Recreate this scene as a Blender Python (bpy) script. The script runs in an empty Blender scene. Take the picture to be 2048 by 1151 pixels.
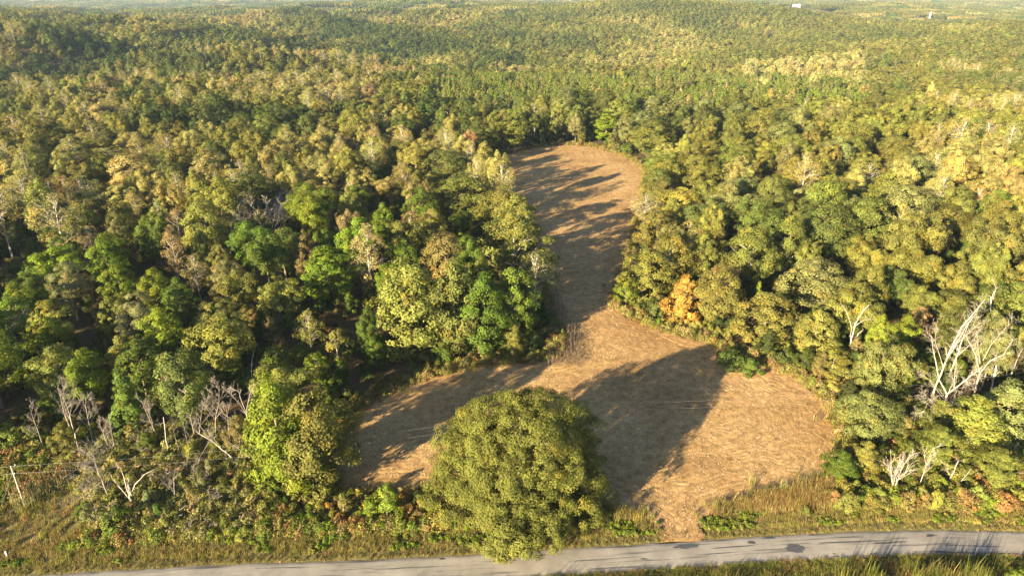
import bpy, math, random
import numpy as np
from mathutils import Vector

# ------------------------------------------------------------------ camera, sky, sun, exposure
SC = bpy.context.scene
COL = SC.collection
CAM_H = 85.0
PITCH = math.radians(23.4)
FPX = 1365.0                      # focal length in photograph pixels (2048 wide)
cam_d = bpy.data.cameras.new('camera')
cam_d.sensor_width = 36.0
cam_d.lens = 36.0 * FPX / 2048.0
cam_d.clip_start = 1.0
cam_d.clip_end = 60000.0
cam = bpy.data.objects.new('camera', cam_d)
cam.location = (0, 0, CAM_H)
cam.rotation_euler = (math.pi / 2 - PITCH, 0, 0)
COL.objects.link(cam)
SC.camera = cam

SUN_AZ = (-0.668, -0.744)           # where the sun stands, seen from above
SUN_EL = math.radians(15.8)
world = bpy.data.worlds.new('World')
SC.world = world
world.use_nodes = True
wn = world.node_tree.nodes
sky = wn.new('ShaderNodeTexSky')
sky.sky_type = 'NISHITA'
sky.sun_disc = False
sky.sun_elevation = SUN_EL
sky.sun_rotation = math.atan2(SUN_AZ[0], SUN_AZ[1])
sky.air_density = 0.65
sky.dust_density = 0.3
bg = wn['Background']
bg.inputs['Strength'].default_value = 0.06
world.node_tree.links.new(sky.outputs[0], bg.inputs['Color'])

sun_d = bpy.data.lights.new('sun', 'SUN')
sun_d.energy = 5.0
sun_d.angle = math.radians(0.53)
sun_d.color = (1.0, 0.845, 0.56)
sun = bpy.data.objects.new('sun', sun_d)
_d = Vector((-SUN_AZ[0] * math.cos(SUN_EL), -SUN_AZ[1] * math.cos(SUN_EL), -math.sin(SUN_EL)))
sun.rotation_euler = _d.to_track_quat('-Z', 'Y').to_euler()
sun.location = (-200, -200, 200)
COL.objects.link(sun)

SC.view_settings.view_transform = 'Standard'
SC.view_settings.look = 'None'
SC.view_settings.gamma = 1.0
SC.view_settings.exposure = 2.5
SC.render.engine = 'CYCLES'
cy = SC.cycles
cy.max_bounces = 5
cy.diffuse_bounces = 3
cy.glossy_bounces = 1
cy.transmission_bounces = 3
cy.volume_bounces = 0
cy.transparent_max_bounces = 4
cy.use_denoising = True
cy.denoiser = 'OPENIMAGEDENOISE'
cy.denoising_input_passes = 'RGB_ALBEDO_NORMAL'
cy.denoising_prefilter = 'NONE'
cy.use_adaptive_sampling = False

# ------------------------------------------------------------------ helpers
RNG = np.random.default_rng(7)
random.seed(7)
CP, SP = math.cos(PITCH), math.sin(PITCH)

def vnoise(x, y, seed=0):
    """smooth value noise on numpy arrays"""
    xi = np.floor(x).astype(np.int64); yi = np.floor(y).astype(np.int64)
    fx = x - xi; fy = y - yi; fx = fx * fx * (3 - 2 * fx); fy = fy * fy * (3 - 2 * fy)
    def h(a, b):
        n = (a * 374761393 + b * 668265263 + seed * 982451653) & 0x7fffffff
        n = ((n ^ (n >> 13)) * 1274126177) & 0x7fffffff
        return ((n ^ (n >> 16)) & 0xffff) / 65535.0
    return (h(xi, yi) * (1 - fx) + h(xi + 1, yi) * fx) * (1 - fy) + (h(xi, yi + 1) * (1 - fx) + h(xi + 1, yi + 1) * fx) * fy

def terrain(x, y):
    """height of the ground; level around the field and the road, rolling beyond"""
    x = np.asarray(x, float); y = np.asarray(y, float)
    r = np.hypot(x, y)
    m = np.clip((r - 420) / 700.0, 0, 1); m = m * m * (3 - 2 * m)
    h = (9 * np.sin(x / 173 + 1.3) * np.sin(y / 211 + .4) + 13 * np.sin(x / 410 + y / 530 + 2.1)
         + 11 * np.sin(-x / 350 + y / 290 + .3) + 16 * np.sin(x / 900 - y / 1300 + 4.2))
    h = h * m - 6 * m
    left = np.clip((80 - x) / 300.0, .25, 1)
    h += m * left * (48 * vnoise(x / 210 + 40, y / 140 + 9, 5) + 18 * vnoise(x / 80 + 7, y / 70 + 3, 6) - 33) * np.clip(1.35 - r / 6000, 0, 1)
    # ridges on the far left, a low hill right of the middle, rim hills at the end of sight
    h += 18 * np.exp(-(((x + 900) / 260) ** 2 + ((y - 1150) / 170) ** 2))
    h += 14 * np.exp(-(((x + 640) / 220) ** 2 + ((y - 860) / 110) ** 2))
    h += 34 * np.exp(-(((x - 560) / 520) ** 2 + ((y - 2150) / 330) ** 2))
    h += 30 * np.exp(-(((x - 1150) / 300) ** 2 + ((y - 2980) / 240) ** 2))
    h += 26 * np.exp(-(((x - 1680) / 300) ** 2 + ((y - 2950) / 240) ** 2))
    far = np.clip((r - 4500) / 7500, 0, 1)
    h += far * far * 105
    return h

def ray(px, py):
    u = (px - 1024) / FPX; v = (py - 575.5) / FPX
    return u, CP - v * SP, -SP - v * CP           # world direction (x, y, z)

def at(px, py, z=0.0):
    """the place in the world, z metres above the ground, that the photograph shows at px, py"""
    dx, dy, dz = ray(px, py)
    zz = z
    for _ in range(6):
        t = (zz - CAM_H) / dz
        zz = z + float(terrain(dx * t, dy * t))
    return dx * t, dy * t

def on_plane(px, py, Y):
    dx, dy, dz = ray(px, py)
    t = Y / dy
    return dx * t, Y, CAM_H + dz * t

def project(x, y, z):
    dep = y * CP + (CAM_H - z) * SP
    return 1024 + FPX * x / dep, 575.5 + FPX * ((CAM_H - z) * CP - y * SP) / dep, dep

def link(o, parent=None):
    COL.objects.link(o)
    if parent is not None:
        o.parent = parent
    return o

def tag(o, label=None, cat=None, group=None, kind=None):
    if label: o['label'] = label
    if cat: o['category'] = cat
    if group: o['group'] = group
    if kind: o['kind'] = kind
    return o

def empty(name, loc, rz=0.0, scale=(1, 1, 1)):
    o = bpy.data.objects.new(name, None)
    o.empty_display_size = 0.5
    o.location = loc; o.rotation_euler = (0, 0, rz); o.scale = scale
    COL.objects.link(o)
    return o

def mesh_np(name, verts, quads=None, tris=None, mats=(), fattr=None, pattr=None, mat_idx=None, smooth=False):
    """fast mesh from numpy arrays"""
    me = bpy.data.meshes.new(name)
    verts = np.asarray(verts, np.float32)
    nq = 0 if quads is None else len(quads)
    nt = 0 if tris is None else len(tris)
    me.vertices.add(len(verts))
    me.vertices.foreach_set('co', verts.ravel())
    loops = []
    if nq: loops.append(np.asarray(quads, np.int32).ravel())
    if nt: loops.append(np.asarray(tris, np.int32).ravel())
    if loops:
        loops = np.concatenate(loops)
        me.loops.add(len(loops)); me.loops.foreach_set('vertex_index', loops)
        me.polygons.add(nq + nt)
        st = np.concatenate([np.arange(nq) * 4, nq * 4 + np.arange(nt) * 3]).astype(np.int32)
        me.polygons.foreach_set('loop_start', st)
        if mat_idx is not None:
            me.polygons.foreach_set('material_index', np.asarray(mat_idx, np.int32))
        me.polygons.foreach_set('use_smooth', np.full(nq + nt, smooth, bool))
    for k, v in (fattr or {}).items():
        a = me.attributes.new(k, 'FLOAT', 'FACE'); a.data.foreach_set('value', np.asarray(v, np.float32))
    for k, v in (pattr or {}).items():
        v = np.asarray(v, np.float32)
        if v.ndim == 2:
            a = me.attributes.new(k, 'FLOAT_VECTOR', 'POINT'); a.data.foreach_set('vector', v.ravel())
        else:
            a = me.attributes.new(k, 'FLOAT', 'POINT'); a.data.foreach_set('value', v)
    for m in mats: me.materials.append(m)
    me.update(calc_edges=True)
    me.validate()
    return me

class Tubes:
    """collects tapered tubes"""
    def __init__(s, sides=5): s.v = []; s.q = []; s.n = 0; s.sides = sides
    def add(s, pts, rad, sides=None):
        k = sides or s.sides
        pts = np.asarray(pts, float); m = len(pts)
        d = np.gradient(pts, axis=0); d /= np.linalg.norm(d, axis=1)[:, None] + 1e-9
        ref = np.array([0.31, 0.95, 0.05]) if abs(d[0][2]) > .7 else np.array([0.05, 0.1, 1.0])
        a = np.cross(d, ref); a /= np.linalg.norm(a, axis=1)[:, None] + 1e-9
        b = np.cross(d, a)
        th = np.arange(k) * 2 * math.pi / k
        r = np.asarray(rad, float)[:, None, None]
        ring = pts[:, None] + r * (a[:, None] * np.cos(th)[None, :, None] + b[:, None] * np.sin(th)[None, :, None])
        s.v.append(ring.reshape(-1, 3))
        i = np.arange(m - 1)[:, None] * k + np.arange(k)[None]
        j = np.arange(m - 1)[:, None] * k + (np.arange(k)[None] + 1) % k
        s.q.append((np.stack([i, j, j + k, i + k], -1).reshape(-1, 4)) + s.n)
        top = s.n + (m - 1) * k; cap = s.n + m * k
        s.v.append(pts[-1:] + d[-1] * r[-1, 0, 0])
        s.q.append(np.array([[top + t, top + (t + 1) % k, cap, cap] for t in range(k)]))
        s.n += m * k + 1
    def arrays(s):
        return np.concatenate(s.v), np.concatenate(s.q)
    def mesh(s, name, mat):
        v, q = s.arrays()
        deg = q[:, 2] == q[:, 3]
        return mesh_np(name, v, q[~deg], q[deg][:, :3], (mat,), smooth=True)

# ------------------------------------------------------------------ materials
def new_mat(name):
    m = bpy.data.materials.new(name); m.use_nodes = True
    nt = m.node_tree; nt.nodes.clear()
    out = nt.nodes.new('ShaderNodeOutputMaterial')
    return m, nt, out

def nd(nt, t, **kw):
    n = nt.nodes.new(t)
    for k, v in kw.items():
        if k.startswith('i_'):
            key = k[2:]
            key = int(key) if key.isdigit() else key.replace('_', ' ')
            n.inputs[key].default_value = v
        else:
            setattr(n, k, v)
    return n

def ramp(nt, stops, fac=None):
    r = nt.nodes.new('ShaderNodeValToRGB')
    el = r.color_ramp.elements
    while len(el) < len(stops): el.new(.5)
    for e, (p, c) in zip(el, stops): e.position = p; e.color = (*c, 1)
    if fac is not None: nt.links.new(fac, r.inputs[0])
    return r

def noise(nt, scale, detail=4, rough=.55, vec=None):
    n = nd(nt, 'ShaderNodeTexNoise')
    n.inputs['Scale'].default_value = scale; n.inputs['Detail'].default_value = detail
    n.inputs['Roughness'].default_value = rough
    if vec is None:
        tc = nd(nt, 'ShaderNodeTexCoord'); vec = tc.outputs['Object']
    nt.links.new(vec, n.inputs['Vector'])
    return n

def mixc(nt, fac, a, b, mode='MIX'):
    m = nd(nt, 'ShaderNodeMix', data_type='RGBA', blend_type=mode)
    for s, v in ((0, fac), (6, a), (7, b)):
        if isinstance(v, (int, float)): m.inputs[s].default_value = v
        elif isinstance(v, tuple): m.inputs[s].default_value = (*v, 1)
        else: nt.links.new(v, m.inputs[s])
    return m.outputs[2]

def leaf_mat(name, trans=.28, spread=.55, rough=.6, spec=.14):
    """colour comes from the tree's own 'tint', varied leaf by leaf and bough by bough"""
    m, nt, out = new_mat(name)
    at_ = nd(nt, 'ShaderNodeAttribute', attribute_type='INSTANCER', attribute_name='tint')
    va = nd(nt, 'ShaderNodeAttribute', attribute_type='GEOMETRY', attribute_name='var')
    vb = nd(nt, 'ShaderNodeAttribute', attribute_type='GEOMETRY', attribute_name='hue')
    mr = nd(nt, 'ShaderNodeMapRange'); mr.inputs['To Min'].default_value = 1 - spread; mr.inputs['To Max'].default_value = 1 + spread
    nt.links.new(va.outputs['Fac'], mr.inputs[0])
    mul = nd(nt, 'ShaderNodeVectorMath', operation='SCALE')
    nt.links.new(at_.outputs['Color'], mul.inputs[0]); nt.links.new(mr.outputs[0], mul.inputs['Scale'])
    # some boughs have turned: a shift towards yellow brown
    turn = nd(nt, 'ShaderNodeVectorMath', operation='MULTIPLY'); turn.inputs[1].default_value = (1.28, 1.02, .8)
    nt.links.new(mul.outputs[0], turn.inputs[0])
    col = mixc(nt, vb.outputs['Fac'], mul.outputs[0], turn.outputs[0])
    p = nd(nt, 'ShaderNodeBsdfPrincipled')
    p.inputs['Roughness'].default_value = rough
    p.inputs['Specular IOR Level'].default_value = spec
    nt.links.new(col, p.inputs['Base Color'])
    tr = nd(nt, 'ShaderNodeBsdfTranslucent')
    tc = nd(nt, 'ShaderNodeVectorMath', operation='MULTIPLY'); tc.inputs[1].default_value = (1.15, 1.25, .5)
    nt.links.new(col, tc.inputs[0]); nt.links.new(tc.outputs[0], tr.inputs['Color'])
    mx = nd(nt, 'ShaderNodeMixShader'); mx.inputs[0].default_value = trans
    nt.links.new(p.outputs[0], mx.inputs[1]); nt.links.new(tr.outputs[0], mx.inputs[2])
    nt.links.new(mx.outputs[0], out.inputs['Surface'])
    return m

def bark_mat(name, c1, c2, scale=3.0):
    m, nt, out = new_mat(name)
    tc = nd(nt, 'ShaderNodeTexCoord'); mp = nd(nt, 'ShaderNodeMapping'); mp.inputs['Scale'].default_value = (1, 1, .3)
    nt.links.new(tc.outputs['Object'], mp.inputs[0])
    n = noise(nt, scale, 6, .65, mp.outputs[0])
    r = ramp(nt, ((.3, c1), (.7, c2)), n.outputs['Fac'])
    p = nd(nt, 'ShaderNodeBsdfPrincipled'); p.inputs['Roughness'].default_value = .9
    p.inputs['Specular IOR Level'].default_value = .15
    b = nd(nt, 'ShaderNodeBump'); b.inputs['Strength'].default_value = .6; b.inputs['Distance'].default_value = .05
    nt.links.new(n.outputs['Fac'], b.inputs['Height']); nt.links.new(b.outputs[0], p.inputs['Normal'])
    nt.links.new(r.outputs[0], p.inputs['Base Color']); nt.links.new(p.outputs[0], out.inputs['Surface'])
    return m

M_LEAF = leaf_mat('leaves')
M_NEEDLE = leaf_mat('needles', trans=.12, spread=.45, rough=.6, spec=.2)
M_GRASS = leaf_mat('grass_blades', trans=.25, spread=.5, rough=.6, spec=.15)
M_BARK = bark_mat('bark_grey_brown', (.10, .075, .05), (.24, .19, .14))
M_BARKP = bark_mat('bark_pale', (.25, .21, .16), (.46, .41, .33))
M_DEAD = bark_mat('bleached_wood', (.24, .20, .155), (.50, .43, .345), 2.0)
M_DEADG = bark_mat('grey_dead_wood', (.15, .125, .098), (.33, .28, .225), 2.5)

# ------------------------------------------------------------------ field, road and their outlines
def smooth_closed(p, n=4):
    p = np.asarray(p, float)
    for _ in range(n):
        q = np.roll(p, -1, 0)
        p = np.stack([p * .75 + q * .25, p * .25 + q * .75], 1).reshape(-1, 2)
    return p

field_px = [(1340, 1084), (1310, 1058), (1262, 1026), (1180, 1012), (1000, 1010), (850, 992), (740, 992), (672, 985), (655, 930), (672, 868),
            (705, 826), (760, 793), (830, 764), (905, 742), (1000, 728), (1090, 722), (1128, 700), (1124, 668), (1104, 636),
            (1090, 585), (1080, 520), (1050, 450), (992, 400), (955, 365), (948, 338), (990, 314), (1050, 298), (1110, 290), (1170, 291),
            (1225, 303), (1268, 322), (1292, 348), (1284, 395), (1270, 440), (1262, 500), (1244, 555), (1224, 590), (1224, 612),
            (1268, 642), (1330, 663), (1390, 678), (1450, 698), (1520, 728), (1585, 752), (1640, 788), (1680, 845), (1692, 895),
            (1672, 935), (1640, 962), (1560, 985), (1480, 1005), (1420, 1022), (1405, 1045), (1412, 1080)]
FIELD = smooth_closed([at(*p) for p in field_px], 1)

def seg_dist(P, poly, closed=True):
    """distance from points to a polyline"""
    A = poly; B = np.roll(poly, -1, 0)
    if not closed: A, B = poly[:-1], poly[1:]
    best = np.full(len(P), 1e9)
    for a, b in zip(A, B):
        d = b - a; L = d @ d + 1e-12
        t = np.clip(((P - a) @ d) / L, 0, 1)
        best = np.minimum(best, np.hypot(*(P - a - t[:, None] * d).T))
    return best

def inside(P, poly):
    x, y = P[:, 0], P[:, 1]; r = np.zeros(len(P), bool)
    A = poly; B = np.roll(poly, -1, 0)
    for a, b in zip(A, B):
        c = (a[1] > y) != (b[1] > y)
        if abs(b[1] - a[1]) > 1e-12:
            r ^= c & (x < (b[0] - a[0]) * (y - a[1]) / (b[1] - a[1]) + a[0])
    return r

def field_sd(P):
    """positive inside the field"""
    d = seg_dist(P, FIELD)
    return np.where(inside(P, FIELD), d, -d)

road_px = [(-300, 1168), (80, 1149), (296, 1135), (523, 1124.5), (674, 1121), (1005, 1105), (1102, 1097), (1348, 1083), (1522, 1070.5),
           (1696, 1063), (1836, 1058), (2048, 1062), (2300, 1072)]
ROAD_FAR = np.array([at(*p) for p in road_px])
def chaikin_open(p, n=2):
    for _ in range(n):
        q = np.stack([p[:-1] * .75 + p[1:] * .25, p[:-1] * .25 + p[1:] * .75], 1).reshape(-1, 2)
        p = np.concatenate([p[:1], q, p[-1:]])
    return p
ROAD_FAR = chaikin_open(ROAD_FAR, 3)
ROAD_W = 5.6
_t = np.gradient(ROAD_FAR, axis=0); _t /= np.linalg.norm(_t, axis=1)[:, None]
_nrm = np.stack([_t[:, 1], -_t[:, 0]], 1)            # points to the camera side
ROAD_MID = ROAD_FAR + _nrm * ROAD_W / 2
def road_d(P): return seg_dist(np.asarray(P, float), ROAD_MID, False) - ROAD_W / 2
def road_y(x): return np.interp(x, ROAD_MID[:, 0], ROAD_MID[:, 1])
def beyond_road(P):
    """signed distance from the far road edge, positive on the field side"""
    return (P[:, 1] - road_y(P[:, 0])) - ROAD_W / 2

CLEAR = [(1150, 2920, 140, 190), (1680, 2930, 60, 90), (3540, 4700, 120, 200)]
def poly_dry(): return np.array([at(*p) for p in [(-60, 1030), (60, 990), (140, 970), (205, 1030), (165, 1085), (60, 1115), (-60, 1135)]])
# ground: one sheet to the horizon
def build_ground():
    ys = [-60.0]; s = 2.5
    while ys[-1] < 16400:
        ys.append(ys[-1] + s)
        if ys[-1] > 180: s = max(s, ys[-1] * .022)
    ys = np.array(ys)
    us = np.linspace(-1, 1, 161)
    X = us[None] * (110 + np.maximum(ys, 0)[:, None] * .95); Y = np.repeat(ys[:, None], len(us), 1)
    Z = terrain(X, Y)
    P = np.stack([X.ravel(), Y.ravel()], 1)
    near = np.hypot(P[:, 0], P[:, 1]) < 650
    sd = np.full(len(P), -50.0)
    idx = np.where(near)[0]
    sd[idx] = field_sd(P[idx])
    Z = Z.ravel() - np.clip((sd + 1.0) * .2, 0, .25)
    rd = np.full(len(P), 50.0); rd[idx] = road_d(P[idx])
    Z -= np.clip(.10 - np.maximum(rd, 0) * .02, 0, .10)
    # how grassy the soil is: verge beside the road and the field's rim
    g = np.clip(1 - rd / 9.0, 0, 1)
    g = np.maximum(g, inside(P, poly_dry()) * .9)
    g = np.maximum(g, .7 * np.clip(1 - np.abs(sd + 1.5) / 4, 0, 1))
    for ox, oy, ea, eb in CLEAR:                 # meadows round the far buildings
        g = np.maximum(g, (((P[:, 0] - ox) / ea) ** 2 + ((P[:, 1] - oy) / eb) ** 2 < 1.4) * .95)
    n, m = X.shape
    i = np.arange(n - 1)[:, None] * m + np.arange(m - 1)[None]
    q = np.stack([i, i + 1, i + 1 + m, i + m], -1).reshape(-1, 4)
    mt, nt, out = new_mat('forest_floor')
    n1 = noise(nt, .35, 8, .65); n2 = noise(nt, 3.0, 6, .7)
    litter = ramp(nt, ((.25, (.055, .036, .02)), (.55, (.10, .065, .034)), (.8, (.16, .105, .05))), n2.outputs['Fac'])
    grass = ramp(nt, ((.25, (.07, .085, .022)), (.5, (.15, .125, .045)), (.75, (.24, .17, .07))), n1.outputs['Fac'])
    a = nd(nt, 'ShaderNodeAttribute', attribute_name='grass')
    p = nd(nt, 'ShaderNodeBsdfPrincipled'); p.inputs['Roughness'].default_value = .95; p.inputs['Specular IOR Level'].default_value = .1
    nt.links.new(mixc(nt, a.outputs['Fac'], litter.outputs[0], grass.outputs[0]), p.inputs['Base Color'])
    b = nd(nt, 'ShaderNodeBump'); b.inputs['Strength'].default_value = .9; b.inputs['Distance'].default_value = .25
    nt.links.new(n2.outputs['Fac'], b.inputs['Height']); nt.links.new(b.outputs[0], p.inputs['Normal'])
    nt.links.new(p.outputs[0], out.inputs['Surface'])
    me = mesh_np('ground', np.stack([X.ravel(), Y.ravel(), Z], 1), q, mats=(mt,), pattr={'grass': g}, smooth=True)
    tag(link(bpy.data.objects.new('ground', me)), 'dark leaf littered forest ground with grassy verges', None, kind='structure')

def build_field():
    ys = [FIELD[:, 1].min()]
    while ys[-1] < FIELD[:, 1].max(): ys.append(ys[-1] + (.28 if ys[-1] < 175 else min(.8, .28 + (ys[-1] - 175) * .006)))
    ys = np.array(ys); xs = np.arange(FIELD[:, 0].min(), FIELD[:, 0].max() + .3, .32)
    X, Y = np.meshgrid(xs, ys)
    X = X + (vnoise(X * .9, Y * .9, 3) - .5) * .15
    P = np.stack([X.ravel(), Y.ravel()], 1)
    sd = field_sd(P) + (vnoise(P[:, 0] * .3, P[:, 1] * .3, 4) - .5) * 3.4
    wob = (vnoise(P[:, 0] / 9, P[:, 1] / 9, 5) - .5) * 0.5 + (vnoise(P[:, 0] / 26, P[:, 1] / 26, 15) - .5) * 2.4 + (vnoise(P[:, 0] / 2.0, P[:, 1] / 2.0, 6) - .5) * .14
    ph = (sd + wob) / 1.05
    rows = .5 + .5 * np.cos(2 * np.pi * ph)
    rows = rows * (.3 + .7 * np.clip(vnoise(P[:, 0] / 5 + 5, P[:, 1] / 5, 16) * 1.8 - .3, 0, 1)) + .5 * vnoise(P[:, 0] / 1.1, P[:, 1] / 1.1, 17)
    amp = .35 + .9 * vnoise(P[:, 0] / 14, P[:, 1] / 14, 8)
    clod = vnoise(P[:, 0] * 1.6, P[:, 1] * 1.6, 9) * .6 + vnoise(P[:, 0] * 3.1, P[:, 1] * 3.1, 10) * .4
    z = terrain(P[:, 0], P[:, 1]) + .02 + rows * amp * .10 + clod ** 2 * .11 * (.5 + amp * .5)
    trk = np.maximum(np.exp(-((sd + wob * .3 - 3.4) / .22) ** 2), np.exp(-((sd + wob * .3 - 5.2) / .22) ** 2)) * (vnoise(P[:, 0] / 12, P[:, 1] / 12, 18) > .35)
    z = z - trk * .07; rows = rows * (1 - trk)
    z = np.where(sd < .4, z * .4 + .02, z)
    n, m = X.shape
    i = np.arange(n - 1)[:, None] * m + np.arange(m - 1)[None]
    q = np.stack([i, i + 1, i + 1 + m, i + m], -1).reshape(-1, 4)
    ok = sd > 0
    q = q[ok[q].sum(1) >= 3]
    used = np.unique(q); mp = np.full(len(P), -1); mp[used] = np.arange(len(used))
    V = np.stack([P[:, 0], P[:, 1], z], 1)[used]
    mt, nt, out = new_mat('tilled_soil_and_straw')
    tc = nd(nt, 'ShaderNodeTexCoord')
    nL = noise(nt, .045, 5, .6); nM = noise(nt, .5, 6, .65); nF = noise(nt, 5.5, 5, .75)
    c1 = ramp(nt, ((.3, (.275, .168, .068)), (.5, (.38, .248, .106)), (.72, (.47, .330, .158))), nL.outputs['Fac'])
    c2 = ramp(nt, ((.3, (.55, .50, .45)), (.7, (1.25, 1.2, 1.15))), nM.outputs['Fac'])
    col = mixc(nt, 1.0, c1.outputs[0], c2.outputs[0], 'MULTIPLY')
    fl = ramp(nt, ((.36, (.40, .34, .28)), (.52, (1, 1, 1)), (.70, (1.55, 1.5, 1.4))), nF.outputs['Fac'])
    col = mixc(nt, .85, col, fl.outputs[0], 'MULTIPLY')
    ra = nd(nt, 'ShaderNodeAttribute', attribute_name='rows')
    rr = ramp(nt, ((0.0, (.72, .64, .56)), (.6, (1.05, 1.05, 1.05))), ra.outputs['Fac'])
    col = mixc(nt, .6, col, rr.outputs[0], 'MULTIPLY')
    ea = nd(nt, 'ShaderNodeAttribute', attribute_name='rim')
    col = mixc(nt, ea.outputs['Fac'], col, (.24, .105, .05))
    p = nd(nt, 'ShaderNodeBsdfPrincipled'); p.inputs['Roughness'].default_value = .9; p.inputs['Specular IOR Level'].default_value = .15
    nt.links.new(col, p.inputs['Base Color'])
    b = nd(nt, 'ShaderNodeBump'); b.inputs['Strength'].default_value = .8; b.inputs['Distance'].default_value = .12
    nt.links.new(nF.outputs['Fac'], b.inputs['Height']); nt.links.new(b.outputs[0], p.inputs['Normal'])
    nt.links.new(p.outputs[0], out.inputs['Surface'])
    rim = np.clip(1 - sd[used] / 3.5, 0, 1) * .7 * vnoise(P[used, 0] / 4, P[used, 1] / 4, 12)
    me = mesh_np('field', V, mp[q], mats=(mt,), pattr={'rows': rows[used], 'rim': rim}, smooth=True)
    tag(link(bpy.data.objects.new('field', me)), 'tan tilled field with curved furrows among the woods', None, kind='structure')
    # straw and stalk pieces left on the soil
    r = np.random.default_rng(21)
    P = np.stack([r.uniform(FIELD[:, 0].min(), FIELD[:, 0].max(), 150000), FIELD[:, 1].min() + r.random(150000) ** 1.6 * (260 - FIELD[:, 1].min())], 1)
    P = P[field_sd(P) > .3][:42000]
    n = len(P); a = r.uniform(0, np.pi, n); L = r.uniform(.05, .20, n); W = r.uniform(.015, .045, n)
    dx = np.stack([np.cos(a), np.sin(a), r.uniform(-.5, .5, n)], 1) * L[:, None]
    dw = np.stack([-np.sin(a), np.cos(a), r.uniform(-.6, .6, n)], 1) * W[:, None]
    c = np.stack([P[:, 0], P[:, 1], r.uniform(.05, .18, n)], 1)
    V = np.stack([c - dx - dw, c + dx - dw, c + dx + dw, c - dx + dw], 1).reshape(-1, 3)
    mt, nt, out = new_mat('straw')
    va = nd(nt, 'ShaderNodeAttribute', attribute_name='var')
    rr = ramp(nt, ((0, (.16, .09, .045)), (.5, (.34, .23, .12)), (1, (.50, .40, .25))), va.outputs['Fac'])
    p = nd(nt, 'ShaderNodeBsdfPrincipled'); p.inputs['Roughness'].default_value = .7
    nt.links.new(rr.outputs[0], p.inputs['Base Color']); nt.links.new(p.outputs[0], out.inputs['Surface'])
    me = mesh_np('straw', V, np.arange(n * 4).reshape(-1, 4), mats=(mt,), fattr={'var': r.random(n)})
    tag(link(bpy.data.objects.new('straw_residue', me)), 'pale straw and stalk pieces strewn over the tilled field', 'straw', kind='stuff')

def road_patches(ro, S, M, N):
    """dark tar patches, thin sheets that follow the crown of the road"""
    rng = np.random.default_rng(91)
    m, nt, out = new_mat('tar')
    n = noise(nt, 6.0, 4, .6); r = ramp(nt, ((.3, (.030, .029, .029)), (.7, (.075, .072, .070))), n.outputs['Fac'])
    p = nd(nt, 'ShaderNodeBsdfPrincipled'); p.inputs['Roughness'].default_value = .7
    nt.links.new(r.outputs[0], p.inputs['Base Color']); nt.links.new(p.outputs[0], out.inputs['Surface'])
    for px, py, L, W in ((1592, 1097, 1.5, .95), (1715, 1083, 6.2, .16), (1762, 1086, 1.6, .22), (1790, 1084, 1.8, .14), (1560, 1098, 5.0, .10), (1460, 1094, 4.0, .12), (1430, 1107, 3.2, .10),
                         (1830, 1090, 4.5, .09), (1950, 1105, 6.0, .12), (1880, 1103, 1.4, .20), (1535, 1076, 1.2, .14), (1620, 1070, .6, .10), (1370, 1092, 2.4, .5), (1180, 1120, 3.5, .08), (820, 1135, 5.0, .08), (560, 1135, 4.0, .07), (1000, 1122, 3.0, .06)):
        x, y = at(px, py)
        k = int(np.argmin(np.hypot(M[:, 0] - x, M[:, 1] - y))); t = np.array([-N[k][1], N[k][0]])
        c0 = (np.array([x, y]) - M[k]) @ N[k]
        a = np.linspace(0, 2 * np.pi, 25)[:-1]; rr = 1 + rng.normal(size=24) * .16
        u = np.cos(a) * rr * L; v = np.sin(a) * rr * W
        V = []
        for uu, vv in zip(u, v):
            w = np.clip((c0 + vv) / (ROAD_W / 2), -1, 1); q = M[k] + N[k] * (c0 + vv) + t * uu
            V.append((q[0], q[1], .06 + .06 * (1 - w * w) + .008))
        V.append((x, y, .06 + .06 * (1 - (c0 / (ROAD_W / 2)) ** 2) + .009))
        me = mesh_np('tar_patch', V, None, [(24, i, (i + 1) % 24) for i in range(24)], (m,))
        link(bpy.data.objects.new('tar_patch', me), ro)

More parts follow.
